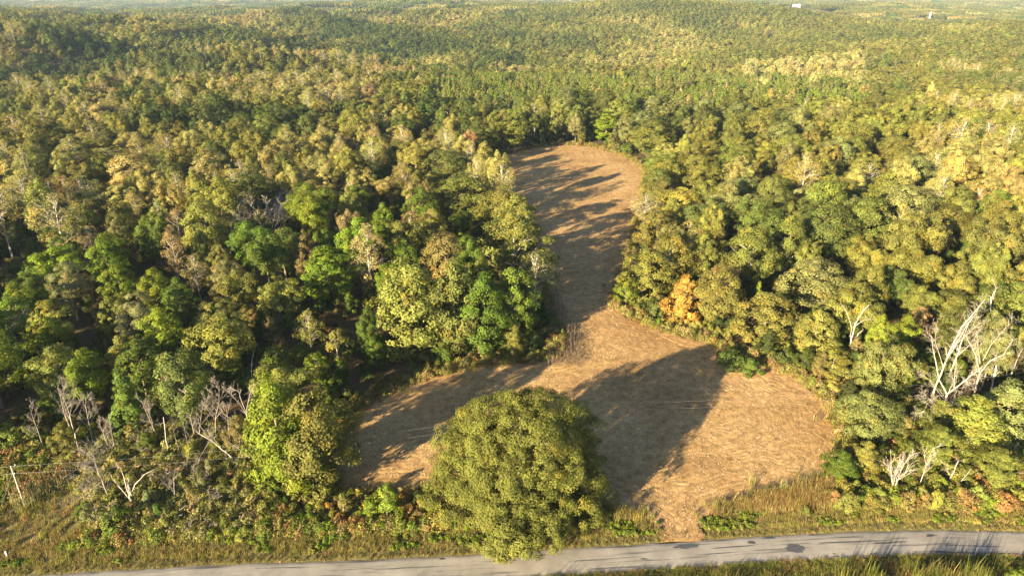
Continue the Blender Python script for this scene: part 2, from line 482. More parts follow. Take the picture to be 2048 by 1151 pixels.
def build_road():
    n = len(ROAD_MID); k = 13
    w = np.linspace(-1, 1, k)
    t = np.gradient(ROAD_MID, axis=0); t /= np.linalg.norm(t, axis=1)[:, None]
    nr = np.stack([t[:, 1], -t[:, 0]], 1)
    s = np.concatenate([[0], np.cumsum(np.linalg.norm(np.diff(ROAD_MID, axis=0), axis=1))])
    # resample finely along the way so that the edges can fray
    S = np.arange(0, s[-1], .5)
    M = np.stack([np.interp(S, s, ROAD_MID[:, 0]), np.interp(S, s, ROAD_MID[:, 1])], 1)
    N = np.stack([np.interp(S, s, nr[:, 0]), np.interp(S, s, nr[:, 1])], 1)
    eL = ROAD_W / 2 + (vnoise(S / 1.7, S * 0, 31) - .5) * .35; eR = ROAD_W / 2 + (vnoise(S / 1.7, S * 0, 32) - .5) * .35
    off = np.where(w[None] < 0, w[None] * eL[:, None], w[None] * eR[:, None])
    X = M[:, 0:1] + N[:, 0:1] * off; Y = M[:, 1:2] + N[:, 1:2] * off
    Z = .06 + .06 * (1 - w[None] ** 2) + 0 * X
    Z[:, 0] = Z[:, -1] = -.06
    i = np.arange(len(S) - 1)[:, None] * k + np.arange(k - 1)[None]
    q = np.stack([i, i + 1, i + 1 + k, i + k], -1).reshape(-1, 4)[:, ::-1]
    mt, nt, out = new_mat('worn_asphalt')
    us = nd(nt, 'ShaderNodeAttribute', attribute_name='along'); uw = nd(nt, 'ShaderNodeAttribute', attribute_name='across')
    cx = nd(nt, 'ShaderNodeCombineXYZ'); nt.links.new(us.outputs['Fac'], cx.inputs[0]); nt.links.new(uw.outputs['Fac'], cx.inputs[1])
    mp = nd(nt, 'ShaderNodeMapping'); mp.inputs['Scale'].default_value = (.07, 1.6, 1); nt.links.new(cx.outputs[0], mp.inputs[0])
    nS = noise(nt, 1.0, 5, .6, mp.outputs[0])          # long streaks along the wheel tracks
    nP = noise(nt, .22, 4, .6, cx.outputs[0]); nG = noise(nt, 18, 3, .7, cx.outputs[0])
    base = ramp(nt, ((.3, (.175, .153, .127)), (.55, (.24, .212, .178)), (.8, (.30, .27, .228))), nP.outputs['Fac'])
    g = ramp(nt, ((.3, (.8, .8, .8)), (.7, (1.15, 1.15, 1.15))), nG.outputs['Fac'])
    col = mixc(nt, 1.0, base.outputs[0], g.outputs[0], 'MULTIPLY')
    st = ramp(nt, ((.56, (0, 0, 0)), (.66, (.8, .8, .8))), nS.outputs['Fac'])
    col = mixc(nt, st.outputs[0], col, (.052, .05, .05))   # tar seams and patched cracks
    mp2 = nd(nt, 'ShaderNodeMapping'); mp2.inputs['Scale'].default_value = (.16, .5, 1); mp2.inputs['Location'].default_value = (3.7, 1.3, 0)
    nt.links.new(cx.outputs[0], mp2.inputs[0])
    nB = noise(nt, 1.0, 2, .5, mp2.outputs[0])
    sb = ramp(nt, ((.70, (0, 0, 0)), (.715, (1, 1, 1))), nB.outputs['Fac'])
    col = mixc(nt, sb.outputs[0], col, (.05, .048, .048))
    ed = nd(nt, 'ShaderNodeMath', operation='ABSOLUTE'); nt.links.new(uw.outputs['Fac'], ed.inputs[0])
    er = ramp(nt, ((.90, (0, 0, 0)), (1.0, (1, 1, 1))), None)
    dv = nd(nt, 'ShaderNodeMath', operation='DIVIDE'); dv.inputs[1].default_value = ROAD_W / 2
    nt.links.new(ed.outputs[0], dv.inputs[0]); nt.links.new(dv.outputs[0], er.inputs[0])
    col = mixc(nt, er.outputs[0], col, (.26, .20, .13))    # dusty, sandy edge
    p = nd(nt, 'ShaderNodeBsdfPrincipled'); p.inputs['Roughness'].default_value = .8; p.inputs['Specular IOR Level'].default_value = .25
    b = nd(nt, 'ShaderNodeBump'); b.inputs['Strength'].default_value = .3; b.inputs['Distance'].default_value = .02
    nt.links.new(nG.outputs['Fac'], b.inputs['Height']); nt.links.new(b.outputs[0], p.inputs['Normal'])
    nt.links.new(col, p.inputs['Base Color']); nt.links.new(p.outputs[0], out.inputs['Surface'])
    V = np.stack([X.ravel(), Y.ravel(), Z.ravel()], 1)
    me = mesh_np('road', V, q, mats=(mt,), pattr={'along': np.repeat(S, k), 'across': off.ravel()}, smooth=True)
    ro = bpy.data.objects.new('road', me)
    road_patches(ro, S, M, N)
    tag(link(ro), 'worn grey asphalt country road with tar patches', None, kind='structure')

build_ground()
build_field()
build_road()

# ------------------------------------------------------------------ plants: crowns, trunks, bare wood
def unit(v): return v / (np.linalg.norm(v, axis=-1, keepdims=True) + 1e-9)

PROFILES = {
    'dome':    lambda t: np.sqrt(np.clip(1 - t ** 2.3, 0, 1)) * np.clip(.62 + t * 1.6, 0, 1),
    'oval':    lambda t: np.sin(np.pi * (.10 + .84 * t)) ** .75,
    'spindle': lambda t: np.sin(np.pi * np.clip(.08 + .9 * t ** .8, 0, 1)) ** .9,
    'cone':    lambda t: (1 - t) ** .75 * np.clip(.7 + t * 2.5, 0, 1) + .04,
    'skirt':   lambda t: np.sqrt(np.clip(1 - t ** 2.6, 0, 1)) * (.86 + .14 * np.sin(t * 3)),
    'flat':    lambda t: np.sqrt(np.clip(1 - t ** 2, 0, 1)),
}

def crown_arrays(rng, H, R, zb, profile, nl, lr, nleaf, ls, aspect=.62, irr=.18, flat=.8, core=.25, up=.35, jitter=.42, hue=.25):
    f = PROFILES[profile]
    # bough centres spread over the shell of the crown, some inside
    t = np.clip(rng.beta(1.15, 1.1, nl * 3), 0, 1); keep = rng.random(nl * 3) < (.25 + .75 * f(t))
    t = t[keep][:nl]; nl = len(t)
    th = rng.uniform(0, 2 * np.pi, nl)
    ph = rng.uniform(0, 2 * np.pi, 6)
    ang = 1 + irr * (.6 * np.sin(2 * th + ph[0] + 2 * t) + .5 * np.sin(3 * th + ph[1] - 3 * t) + .5 * np.sin(5 * th + ph[2] + 6 * t))
    rho = np.where(rng.random(nl) < core, rng.uniform(.15, .7, nl), rng.uniform(.74, 1.0, nl))
    rr = R * f(t) * ang * rho - lr * .35
    rr = np.maximum(rr, 0)
    top = zb + (H - zb) * t * (1 + irr * .25 * np.sin(th * 2 + ph[3])) - lr * .3 * (t > .8)
    C = np.stack([rr * np.cos(th), rr * np.sin(th), top], 1)
    out = unit(np.stack([np.cos(th), np.sin(th), (t - .35) * 1.6], 1))
    lrad = lr * rng.uniform(.65, 1.35, nl)
    lv = rng.random(nl); lh = (rng.random(nl) < hue) * rng.random(nl)
    n = rng.poisson(nleaf * (lrad / lr) ** 2)
    idx = np.repeat(np.arange(nl), n); N = len(idx)
    d = unit(unit(rng.normal(size=(N, 3))) + out[idx] * .55 + np.array([0, 0, up]))
    pos = C[idx] + d * (lrad[idx] * rng.uniform(.55, 1.08, N))[:, None] * np.array([1, 1, flat])
    nrm = unit(d * .75 + unit(out[idx] + np.array([0, 0, .25])) * .6 + unit(rng.normal(size=(N, 3))) * jitter)
    a = unit(np.cross(nrm, unit(rng.normal(size=(N, 3))))); b = np.cross(nrm, a)
    L = ls * rng.uniform(.65, 1.35, N)
    a = a * L[:, None] * .5; b = b * (L * aspect)[:, None] * .5
    bend = nrm * (L * .12)[:, None]
    V = np.stack([pos - a - bend, pos - b + a * .1, pos + a - bend, pos + b + a * .1], 1).reshape(-1, 3)
    var = np.clip(.5 + (lv[idx] - .5) * .55 + (rng.random(N) - .5) * .7, 0, 1)
    hu = np.clip(lh[idx] + (rng.random(N) < .06) * .6, 0, 1)
    return V, np.arange(N * 4).reshape(-1, 4), var, hu, C

def grow(T, rng, p, d, L, r, level, maxl, spread=.6, nch=4, up=.12, wob=.22, ratio=.62, start=.25, rmin=.012):
    n = max(3, int(5 - level * .5))
    pts = [np.array(p, float)]; dd = np.array(d, float)
    for i in range(n):
        dd = unit(dd + rng.normal(size=3) * wob * .5 + np.array([0, 0, up]))
        pts.append(pts[-1] + dd * L / n)
    rad = np.linspace(r, r * (.35 if level < maxl else .25), n + 1)
    T.add(pts, rad, 6 if level == 0 else (5 if level == 1 else (4 if level == 2 else 3)))
    if level >= maxl: return
    k = nch + int(rng.integers(0, 2))
    for j in range(k):
        f = start + (1 - start) * (j + rng.random()) / k
        i = min(n - 1, int(f * n)); u = f * n - i
        q = pts[i] * (1 - u) + pts[i + 1] * u
        ax = unit(pts[i + 1] - pts[i])
        side = unit(np.cross(ax, rng.normal(size=3)))
        nd_ = unit(ax * (1 - spread * .55) + side * spread * rng.uniform(.7, 1.3))
        grow(T, rng, q, nd_, L * ratio * rng.uniform(.7, 1.15) * (1.1 - .45 * f), max(rmin, r * (1 - .6 * f) * .58), level + 1, maxl, spread, nch, up, wob, ratio, .15, rmin)

def trunk_arrays(rng, H, zb, C, r0, nlimb, sides=6, lean=.3):
    T = Tubes(sides)
    n = 7; hz = H * .86
    x = np.cumsum(rng.normal(size=(n, 2)) * lean * .35, 0) * np.linspace(0, 1, n)[:, None]
    P = np.concatenate([x, np.linspace(-.4, hz, n)[:, None]], 1)
    T.add(P, r0 * np.array([1.25, .95, .85, .72, .55, .36, .15]))
    if nlimb and len(C):
        sel = C[rng.permutation(len(C))[:nlimb]]
        for c in sel:
            z0 = min(hz * .92, max(zb * .6 + .5, c[2] - rng.uniform(.25, .5) * np.hypot(c[0], c[1]) - .1 * H))
            s = np.array([np.interp(z0, P[:, 2], P[:, 0]), np.interp(z0, P[:, 2], P[:, 1]), z0])
            m1 = s * .6 + c * .4 + np.array([0, 0, .25]) + rng.normal(size=3) * .3
            m2 = s * .25 + c * .75 + rng.normal(size=3) * .35
            rr = r0 * .34
            T.add([s, m1, m2, c], [rr, rr * .7, rr * .45, rr * .12], 4)
    return T

PROTO = {}
def proto(name, seed, H, R, zb, profile, nl, lr, nleaf, ls, leaf=None, bark=None, r0=.28, nlimb=10, twigs=0, sub=0, **kw):
    rng = np.random.default_rng(seed)
    V, Q, var, hu, C = crown_arrays(rng, H, R * (1 if not sub else .6), zb, profile, nl if not sub else nl // 3, lr, nleaf, ls, **kw)
    for k in range(sub):                       # a crown of several domes, as old oaks have
        a = 6.28 * k / sub + rng.uniform(-.4, .4); o = R * rng.uniform(.42, .62); r = R * rng.uniform(.42, .58); h = H * rng.uniform(.72, .96)
        V2, Q2, v2, h2, C2 = crown_arrays(rng, h, r, max(zb, h - r * 1.9), profile, int(nl * .75 / sub), lr, nleaf, ls, **kw)
        sh = np.array([o * math.cos(a), o * math.sin(a), 0])
        Q = np.concatenate([Q, Q2 + len(V)]); V = np.concatenate([V, V2 + sh]); var = np.concatenate([var, v2]); hu = np.concatenate([hu, h2]); C = np.concatenate([C, C2 + sh])
    leaf = leaf or M_LEAF; bark = bark or M_BARK
    T = trunk_arrays(rng, H, zb, C, r0, nlimb)
    for _ in range(twigs):
        c = C[rng.integers(len(C))]; z0 = max(zb, c[2] - .35 * np.hypot(c[0], c[1]) - .08 * H)
        s = np.array([0, 0, min(z0, H * .8)])
        grow(T, rng, s, unit(c - s), np.linalg.norm(c - s) * 1.05, r0 * .25, 1, 2, .6, 4, .05)
    crown = mesh_np(name + '_crown', V, Q, mats=(leaf,), fattr={'var': var, 'hue': hu})
    tv, tq = T.arrays(); deg = tq[:, 2] == tq[:, 3]
    trunk = T.mesh(name + '_trunk', bark)
    # crown and trunk together, for the far mass of trees
    nv = len(V)
    both = mesh_np(name + '_whole', np.concatenate([V, tv]), np.concatenate([Q, tq[~deg] + nv]), tq[deg][:, :3] + nv, (leaf, bark),
                   fattr={'var': np.concatenate([var, np.full(len(tq), .5)]), 'hue': np.concatenate([hu, np.zeros(len(tq))])},
                   mat_idx=np.concatenate([np.zeros(len(Q)), np.ones(len(tq))]))
    PROTO[name] = dict(H=H, R=R, crown=crown, trunk=trunk, both=both)

# broad oaks with cauliflower boughs
proto('oak_a', 1, 18, 6.2, 4.5, 'dome', 135, 1.25, 85, .40)
proto('oak_b', 2, 17, 5.6, 5.0, 'dome', 115, 1.2, 85, .40, irr=.25)
proto('oak_c', 3, 19, 6.0, 5.0, 'oval', 130, 1.3, 85, .40, irr=.22)
proto('oak_d', 4, 16, 6.6, 4.0, 'dome', 140, 1.2, 80, .40, irr=.28, bark=M_BARKP, nlimb=16)
proto('oak_e', 31, 18, 6.8, 4.0, 'dome', 165, 1.15, 85, .40, irr=.2, sub=4)
proto('oak_f', 32, 18, 7.2, 4.5, 'dome', 175, 1.2, 85, .40, irr=.25, sub=5)
proto('oak_g', 33, 19, 6.4, 4.0, 'oval', 160, 1.2, 85, .40, irr=.25, sub=3)
# maples and sweetgums, dense ovals
proto('maple_a', 5, 18, 4.6, 4.0, 'oval', 105, 1.1, 90, .38, irr=.15)
proto('maple_b', 6, 17, 5.0, 3.0, 'oval', 120, 1.05, 90, .38, irr=.22)
proto('maple_c', 7, 15, 4.4, 2.0, 'skirt', 110, 1.0, 90, .36, irr=.2)
# tulip poplars that are shedding: thin, tall, the wood shows
proto('poplar_a', 8, 22, 4.2, 6.0, 'spindle', 85, 1.1, 42, .34, bark=M_BARKP, nlimb=14, twigs=16, jitter=1.0, r0=.30)
proto('poplar_b', 9, 20, 4.6, 6.5, 'oval', 80, 1.15, 40, .34, bark=M_BARKP, nlimb=14, twigs=18, jitter=1.0)
# pines with soft needle clumps
proto('pine_a', 10, 17, 4.4, 5.0, 'dome', 78, 1.0, 170, .42, leaf=M_NEEDLE, aspect=.22, irr=.25, hue=.2, flat=.9, up=.5)
proto('pine_b', 11, 16, 3.8, 3.0, 'oval', 85, .95, 160, .42, leaf=M_NEEDLE, aspect=.22, irr=.25, hue=.3, flat=.9, up=.5)
proto('cedar_a', 12, 12, 3.0, .4, 'cone', 130, .62, 95, .34, leaf=M_NEEDLE, aspect=.35, irr=.2, flat=.6, up=.1, nlimb=4)
proto('fir_a', 13, 13, 3.6, .8, 'cone', 150, .75, 80, .42, leaf=M_NEEDLE, aspect=.35, irr=.12, flat=.4, up=.05, nlimb=4)
proto('plantation_pine', 14, 15, 2.3, 4.0, 'spindle', 40, .8, 60, .50, leaf=M_NEEDLE, aspect=.35, irr=.2, nlimb=3)
# trees of the wood's edge, leafy to the ground
proto('edge_a', 15, 14, 4.6, .3, 'skirt', 135, 1.05, 85, .37, irr=.22, nlimb=12)
proto('edge_b', 16, 12, 4.2, .3, 'skirt', 120, .95, 85, .35, irr=.28, nlimb=12)
# shrubs and young growth
proto('shrub_a', 17, 3.2, 1.9, .1, 'skirt', 34, .55, 60, .26, irr=.3, r0=.07, nlimb=8)
proto('shrub_b', 18, 2.6, 2.1, .1, 'dome', 32, .55, 55, .26, irr=.35, r0=.06, nlimb=8)
proto('shrub_c', 19, 2.8, 1.4, .3, 'oval', 26, .45, 42, .24, irr=.3, r0=.05, nlimb=10, jitter=1.0)
proto('sapling_a', 20, 8, 2.0, 1.2, 'spindle', 46, .6, 50, .26, irr=.28, r0=.09, nlimb=12, bark=M_BARKP)
proto('sapling_b', 21, 7, 1.7, 1.8, 'oval', 36, .55, 45, .26, irr=.3, r0=.08, nlimb=12, bark=M_BARKP)
# far, coarser trees
proto('far_a', 22, 17, 5.2, 4, 'dome', 40, 1.7, 26, 1.0, irr=.22, nlimb=0, jitter=.25, flat=.9)
proto('far_b', 23, 18, 4.4, 4, 'oval', 34, 1.6, 26, 1.0, irr=.2, nlimb=0, jitter=.25, flat=.9)
proto('far_c', 24, 16, 3.4, 3, 'spindle', 26, 1.3, 26, .9, irr=.2, nlimb=0, jitter=.25, flat=.9)

def canopy_patch(name, seed, S=80.0, step=11.4):
    """a piece of far canopy: many small crowns, one colour shade each"""
    rng = np.random.default_rng(seed)
    Vs, va, hu = [], [], []
    g = np.arange(-S / 2 + step / 2, S / 2, step)
    for x in g:
        for y in g:
            V, Q, v, h, C = crown_arrays(rng, rng.uniform(13, 20), rng.uniform(5.2, 8.0), 5, 'dome', 14, 2.8, 12, 2.4, irr=.2, jitter=.2)
            Vs.append(V + np.array([x + rng.uniform(-3, 3), y + rng.uniform(-3, 3), 0]))
            tv = rng.random(); va.append(np.clip(v * .3 + tv * .4 + .15, 0, 1)); hu.append(np.full(len(v), rng.random() ** 2))
    V = np.concatenate(Vs)
    return mesh_np(name, V, np.arange(len(V)).reshape(-1, 4), mats=(M_LEAF,), fattr={'var': np.concatenate(va), 'hue': np.concatenate(hu)})

# colours (albedo) and the words for them
TINT = {
    'olive': (.136, .136, .029), 'dull green': (.092, .106, .024), 'mid green': (.080, .112, .014), 'bright green': (.116, .154, .013),
    'yellow-green': (.168, .172, .034), 'dark green': (.050, .068, .014), 'sage green': (0.146, .150, .050), 'grey-green': (0.138, .138, .048),
    'tan': (0.244, .180, .074), 'straw yellow': (0.228, .205, .062), 'golden': (.215, .185, .040), 'orange': (.300, .190, .038), 'rust brown': (.195, .115, .042),
    'dark red': (0.180, .045, .020), 'lime green': (.142, .182, .020), 'pale tan': (0.297, .245, .125), 'pale straw': (.275, .255, .095), 'olive brown': (0.154, .128, .042),
}
def jit(c, rng, s=.13):
    k = 1 + rng.normal() * s
    return [max(.01, v * k * (1 + rng.normal() * .05)) for v in c]

# ------------------------------------------------------------------ scattering as geometry-node instances (only for uncountable masses)
def scatter(name, label, cat, pts, rot, scl, tint, idx, meshes):
    me = bpy.data.meshes.new(name)
    me.vertices.add(len(pts)); me.vertices.foreach_set('co', np.asarray(pts, np.float32).ravel())
    for k, typ, v in (('rot', 'FLOAT_VECTOR', rot), ('scl', 'FLOAT_VECTOR', scl), ('tint', 'FLOAT_VECTOR', tint)):
        a = me.attributes.new(k, typ, 'POINT'); a.data.foreach_set('vector', np.asarray(v, np.float32).ravel())
    a = me.attributes.new('pick', 'INT', 'POINT'); a.data.foreach_set('value', np.asarray(idx, np.int32))
    src = bpy.data.collections.new(name + '_source')
    for k, m in enumerate(meshes):
        src.objects.link(bpy.data.objects.new('%s_source_%02d' % (name, k), m))
    ng = bpy.data.node_groups.new(name, 'GeometryNodeTree')
    ng.interface.new_socket('Geometry', in_out='INPUT', socket_type='NodeSocketGeometry')
    ng.interface.new_socket('Geometry', in_out='OUTPUT', socket_type='NodeSocketGeometry')
    N = ng.nodes.new; Lk = ng.links.new
    gi = N('NodeGroupInput'); go = N('NodeGroupOutput')
    ci = N('GeometryNodeCollectionInfo'); ci.inputs[0].default_value = src
    ci.inputs['Separate Children'].default_value = True; ci.inputs['Reset Children'].default_value = True
    ip = N('GeometryNodeInstanceOnPoints'); ip.inputs['Pick Instance'].default_value = True
    def att(n, t):
        a = N('GeometryNodeInputNamedAttribute'); a.data_type = t; a.inputs['Name'].default_value = n
        return next(s for s in a.outputs if s.enabled and s.name == 'Attribute')
    e2r = N('FunctionNodeEulerToRotation'); Lk(att('rot', 'FLOAT_VECTOR'), e2r.inputs[0])
    mp_ = N('GeometryNodeMeshToPoints')
    Lk(gi.outputs[0], mp_.inputs[0]); Lk(mp_.outputs[0], ip.inputs['Points'])
    Lk(ci.outputs[0], ip.inputs['Instance']); Lk(att('pick', 'INT'), ip.inputs['Instance Index'])
    Lk(e2r.outputs[0], ip.inputs['Rotation']); Lk(att('scl', 'FLOAT_VECTOR'), ip.inputs['Scale'])
    Lk(ip.outputs[0], go.inputs[0])
    o = link(bpy.data.objects.new(name, me))
    md = o.modifiers.new('scatter', 'NODES'); md.node_group = ng
    return tag(o, label, cat, kind='stuff')

# ------------------------------------------------------------------ trees that the photograph shows one by one
TREES = []          # dict(x, y, h, w, kind, tint name, label or None)
def hero(kind, px, py, h, wpx, tint, label=None, name='tree'):
    """a tree whose crown top stands h metres over the ground where the photograph shows px, py; wpx = crown width there"""
    x, y = at(px, py + 2, h * .97)
    dep = project(x, y, h * .6)[2]
    TREES.append(dict(x=x, y=y, h=h, w=wpx / FPX * dep, kind=kind, tint=tint, label=label, name=name, hero=True))

# --- left wood
hero('edge_a', 815, 532, 24, 165, 'yellow-green', 'tall yellow-green tree leafy to the ground at the corner of the field', 'poplar_tree')
hero('edge_b', 905, 536, 23, 115, 'olive', 'olive tree right of the tall yellow-green corner tree')
hero('edge_a', 968, 560, 20, 110, 'mid green', 'low green tree at the field corner beside the standing dry stalks')
hero('oak_d', 1026, 432, 24, 168, 'olive', 'large olive oak leaning over the left side of the field neck', 'oak_tree')
hero('maple_a', 1034, 390, 23, 90, 'yellow-green', 'yellow-green round crowned tree left of the upper field', 'maple_tree')
hero('poplar_b', 1072, 506, 20, 90, 'sage green', 'pale thin tree with bare limbs at the left edge of the neck')
hero('oak_c', 890, 470, 21, 100, 'olive brown', 'tan olive tree behind the tall yellow-green corner tree')
hero('oak_a', 925, 350, 22, 140, 'olive', 'olive oak left of the shaded end of the field', 'oak_tree')
hero('poplar_a', 732, 452, 24, 82, 'tan', 'tall narrow tan tree with a visible pale trunk', 'poplar_tree')
hero('maple_b', 650, 498, 18, 108, 'bright green', 'bright green round maple left of the tall tan tree', 'maple_tree')
hero('maple_a', 607, 472, 19, 55, 'olive brown', 'tan tipped tree touching the bright green maple')
hero('oak_b', 560, 462, 18, 105, 'dull green', 'dull bluish green oak below the grey dead tree', 'oak_tree')
hero('edge_b', 500, 442, 13, 62, 'olive', 'small olive tree at the foot of the grey dead tree')
hero('maple_a', 398, 462, 16, 42, 'dull green', 'narrow dull green tree left of the small dead tree')
hero('maple_a', 437, 490, 15, 48, 'olive', 'narrow olive tree below the small dead tree')
hero('poplar_b', 385, 510, 16, 52, 'tan', 'thin tan round tree with sparse leaves')
hero('pine_a', 453, 518, 16, 66, 'grey-green', 'greyish soft pine right of the thin tan tree', 'pine_tree')
hero('pine_a', 125, 522, 18, 84, 'grey-green', 'large greyish pine at the edge of the dark gap', 'pine_tree')
hero('pine_b', 262, 588, 17, 82, 'grey-green', 'greyish pine amid bright green trees', 'pine_tree')
hero('pine_a', 428, 596, 17, 84, 'olive', 'round topped yellowish pine above the shaded gap', 'pine_tree')
hero('poplar_a', 337, 455, 20, 50, 'tan', 'tan narrow tree with orange tinged leaves')
hero('poplar_a', 312, 400, 20, 40, 'straw yellow', 'straw yellow pointed tree in the left wood')
hero('poplar_b', 350, 420, 18, 55, 'tan', 'dusty tan tree behind the straw yellow pointed tree')
hero('poplar_a', 263, 378, 20, 48, 'straw yellow', 'pale yellow tall tree left of the straw yellow pointed tree')
hero('maple_a', 226, 426, 18, 40, 'sage green', 'whitish green slim tree in the left wood')
hero('poplar_b', 172, 452, 17, 42, 'pale tan', 'pale tan thin tree beside a bright green one')
hero('poplar_b', 125, 352, 18, 52, 'rust brown', 'rust brown dome shaped tree in the left wood')
hero('poplar_b', 94, 356, 17, 36, 'rust brown', 'small rust brown tree beside the larger rust one')
hero('oak_b', 42, 345, 20, 64, 'straw yellow', 'yellowish tan tree near the left edge above the dark gap')
hero('oak_c', 255, 308, 21, 100, 'straw yellow', 'broad straw coloured tree behind the rust brown ones')
hero('maple_b', 415, 300, 20, 78, 'straw yellow', 'mustard coloured tree up left of the grey dead tree')
hero('maple_a', 150, 412, 18, 60, 'bright green', 'bright green tree beside the dark gap')
hero('pine_b', 105, 458, 19, 70, 'mid green', 'fresh green layered pine over the dark gap', 'pine_tree')
hero('maple_a', 293, 432, 17, 46, 'bright green', 'bright green slim tree below the straw yellow pointed tree')
hero('maple_b', 212, 470, 17, 70, 'bright green', 'vivid green tree in the middle of the left wood')
hero('maple_b', 228, 532, 16, 74, 'bright green', 'vivid green tree above the greyish pine')
hero('maple_a', 300, 540, 16, 60, 'bright green', 'green tree behind the greyish pine, to its right')
hero('maple_b', 352, 562, 16, 70, 'mid green', 'green tree between the greyish and the round topped pine')
hero('maple_b', 30, 572, 16, 70, 'bright green', 'green tree at the left edge under the dark gap')
hero('maple_c', 85, 640, 15, 75, 'bright green', 'fresh green tree at the left, beside the bare grey tree')
hero('maple_b', 105, 700, 15, 110, 'yellow-green', 'broad yellow-green tree in front on the left')
hero('oak_b', 158, 706, 15, 84, 'bright green', 'light green tree with a forked pale trunk on the left')
hero('maple_b', 312, 622, 17, 84, 'bright green', 'bright green tree left of the round topped pine')
hero('maple_c', 240, 672, 14, 66, 'yellow-green', 'golden green tree over the dark cedar')
hero('cedar_a', 238, 745, 15, 96, 'mid green', 'dense green cedar cone on the left roadside slope', 'cedar_tree')
hero('poplar_b', 613, 622, 13, 58, 'golden', 'thin yellow-brown tree with a visible trunk above the shaded gap')
hero('sapling_a', 552, 682, 11, 66, 'mid green', 'small green tree at the brink of the shaded gap')
hero('sapling_a', 628, 698, 11, 56, 'bright green', 'pointed green young tree below the thin yellow-brown tree')
hero('sapling_b', 672, 660, 11, 62, 'olive', 'olive young tree beside the pointed green one')
hero('maple_a', 732, 618, 15, 46, 'mid green', 'slim green tree left of the tall yellow-green corner tree')
hero('edge_b', 655, 625, 7, 50, 'rust brown', 'low rust brown tree in the shaded gap')
hero('maple_a', 702, 382, 19, 64, 'yellow-green', 'yellow-green tree above the tall tan tree')
hero('maple_b', 765, 412, 18, 58, 'bright green', 'vivid green small crown behind the tall tan tree')
hero('maple_a', 862, 420, 20, 60, 'yellow-green', 'tall yellowish green tree behind the tan olive one')
hero('poplar_b', 820, 425, 18, 52, 'tan', 'tan thin tree between two vivid green crowns')
hero('oak_a', 500, 345, 19, 95, 'dull green', 'dull green tree behind the grey dead tree')
hero('edge_a', 538, 768, 22, 145, 'bright green', 'tall leafy roadside tree, left of the pair beside the shaded field', 'roadside_tree')
hero('edge_a', 622, 795, 20, 150, 'olive', 'bushy roadside tree, right of the pair beside the shaded field', 'roadside_tree')
hero('edge_b', 585, 850, 14, 140, 'bright green', 'lower bushy tree in front of the tall roadside pair')
hero('sapling_a', 395, 715, 12, 46, 'mid green', 'slim green tree with a forked trunk behind the dead limbs')
hero('oak_b', 1000, 376, 21, 85, 'olive', 'olive oak right above the yellow-green round crowned tree', 'oak_tree')
hero('oak_c', 890, 300, 22, 105, 'dull green', 'dull green tall oak left of the far end of the field', 'oak_tree')
hero('maple_b', 955, 245, 21, 70, 'dull green', 'shaded tall tree at the far left corner of the field')
hero('maple_a', 1030, 222, 24, 60, 'olive', 'tall olive tree behind the far left corner of the field')
hero('edge_a', 1030, 545, 20, 100, 'mid green', 'green bushy tree behind the standing dry stalks')
# --- round the far end of the field
hero('oak_c', 1160, 178, 22, 60, 'mid green', 'green tree right behind the far end of the field')
hero('poplar_b', 1070, 205, 22, 55, 'straw yellow', 'white trunked pale tree at the far end of the field')
hero('maple_b', 1240, 198, 21, 72, 'yellow-green', 'light green tree at the far right corner of the field')
hero('maple_c', 1215, 225, 17, 62, 'bright green', 'bright green tree leafy to the ground at the far right corner')
hero('oak_a', 1305, 238, 20, 92, 'olive', 'olive oak right of the far end of the field', 'oak_tree')
hero('maple_c', 1330, 318, 16, 75, 'yellow-green', 'light yellow-green tree at the right edge of the upper field')
# --- right of the field
hero('poplar_b', 1293, 388, 14, 62, 'pale tan', 'pale greyish half bare tree leaning over the right field edge')
hero('maple_c', 1345, 398, 17, 66, 'yellow-green', 'lime tinged tree behind the pale half bare tree')
hero('oak_d', 1345, 470, 18, 115, 'olive', 'olive oak with grey limbs right of the field neck', 'oak_tree')
hero('edge_a', 1300, 505, 15, 100, 'olive', 'olive tree leafy to the ground at the neck of the field')
hero('maple_c', 1256, 555, 9, 48, 'lime green', 'lime green low tree at the neck of the field')
hero('edge_b', 1375, 556, 14, 78, 'orange', 'orange maple at the right edge of the field', 'maple_tree')
hero('oak_a', 1445, 535, 18, 112, 'olive', 'pale olive oak with a white trunk right of the orange maple', 'oak_tree')
hero('edge_a', 1540, 592, 14, 125, 'olive', 'wide olive tree down to the ground right of the orange maple')
hero('fir_a', 1520, 560, 12, 26, 'lime green', 'small light green pointed tree among the olive oaks', 'fir_tree')
hero('edge_b', 1640, 625, 12, 95, 'yellow-green', 'yellow tree left of the forked white dead tree')
hero('edge_b', 1672, 700, 7, 80, 'yellow-green', 'low yellow tree below the forked white dead tree')
hero('oak_a', 1640, 520, 17, 140, 'sage green', 'broad sage coloured oak in the right wood', 'oak_tree')
hero('maple_b', 1765, 635, 14, 50, 'lime green', 'lime green tree between the white dead trees')
hero('maple_b', 1818, 638, 15, 62, 'bright green', 'bright green tree right of the lime green one')
hero('fir_a', 1762, 690, 11, 82, 'mid green', 'light green fir beside the dark gap on the right', 'fir_tree')
hero('oak_b', 1748, 792, 12, 118, 'sage green', 'sage green round tree at the right end of the field', 'oak_tree')
hero('edge_b', 1960, 800, 12, 130, 'yellow-green', 'yellow-green tree in front of the tall bleached dead trees')
hero('edge_a', 2030, 772, 13, 120, 'sage green', 'sage coloured tree at the right edge, before the dead trees')
hero('edge_b', 1890, 860, 8, 110, 'yellow-green', 'low yellow-green tree below the largest bleached dead tree')
hero('edge_b', 2010, 905, 8, 120, 'olive', 'low olive tree at the right edge above the road')
hero('edge_b', 1688, 905, 6, 72, 'mid green', 'low dark leaved tree at the rounded right end of the field')
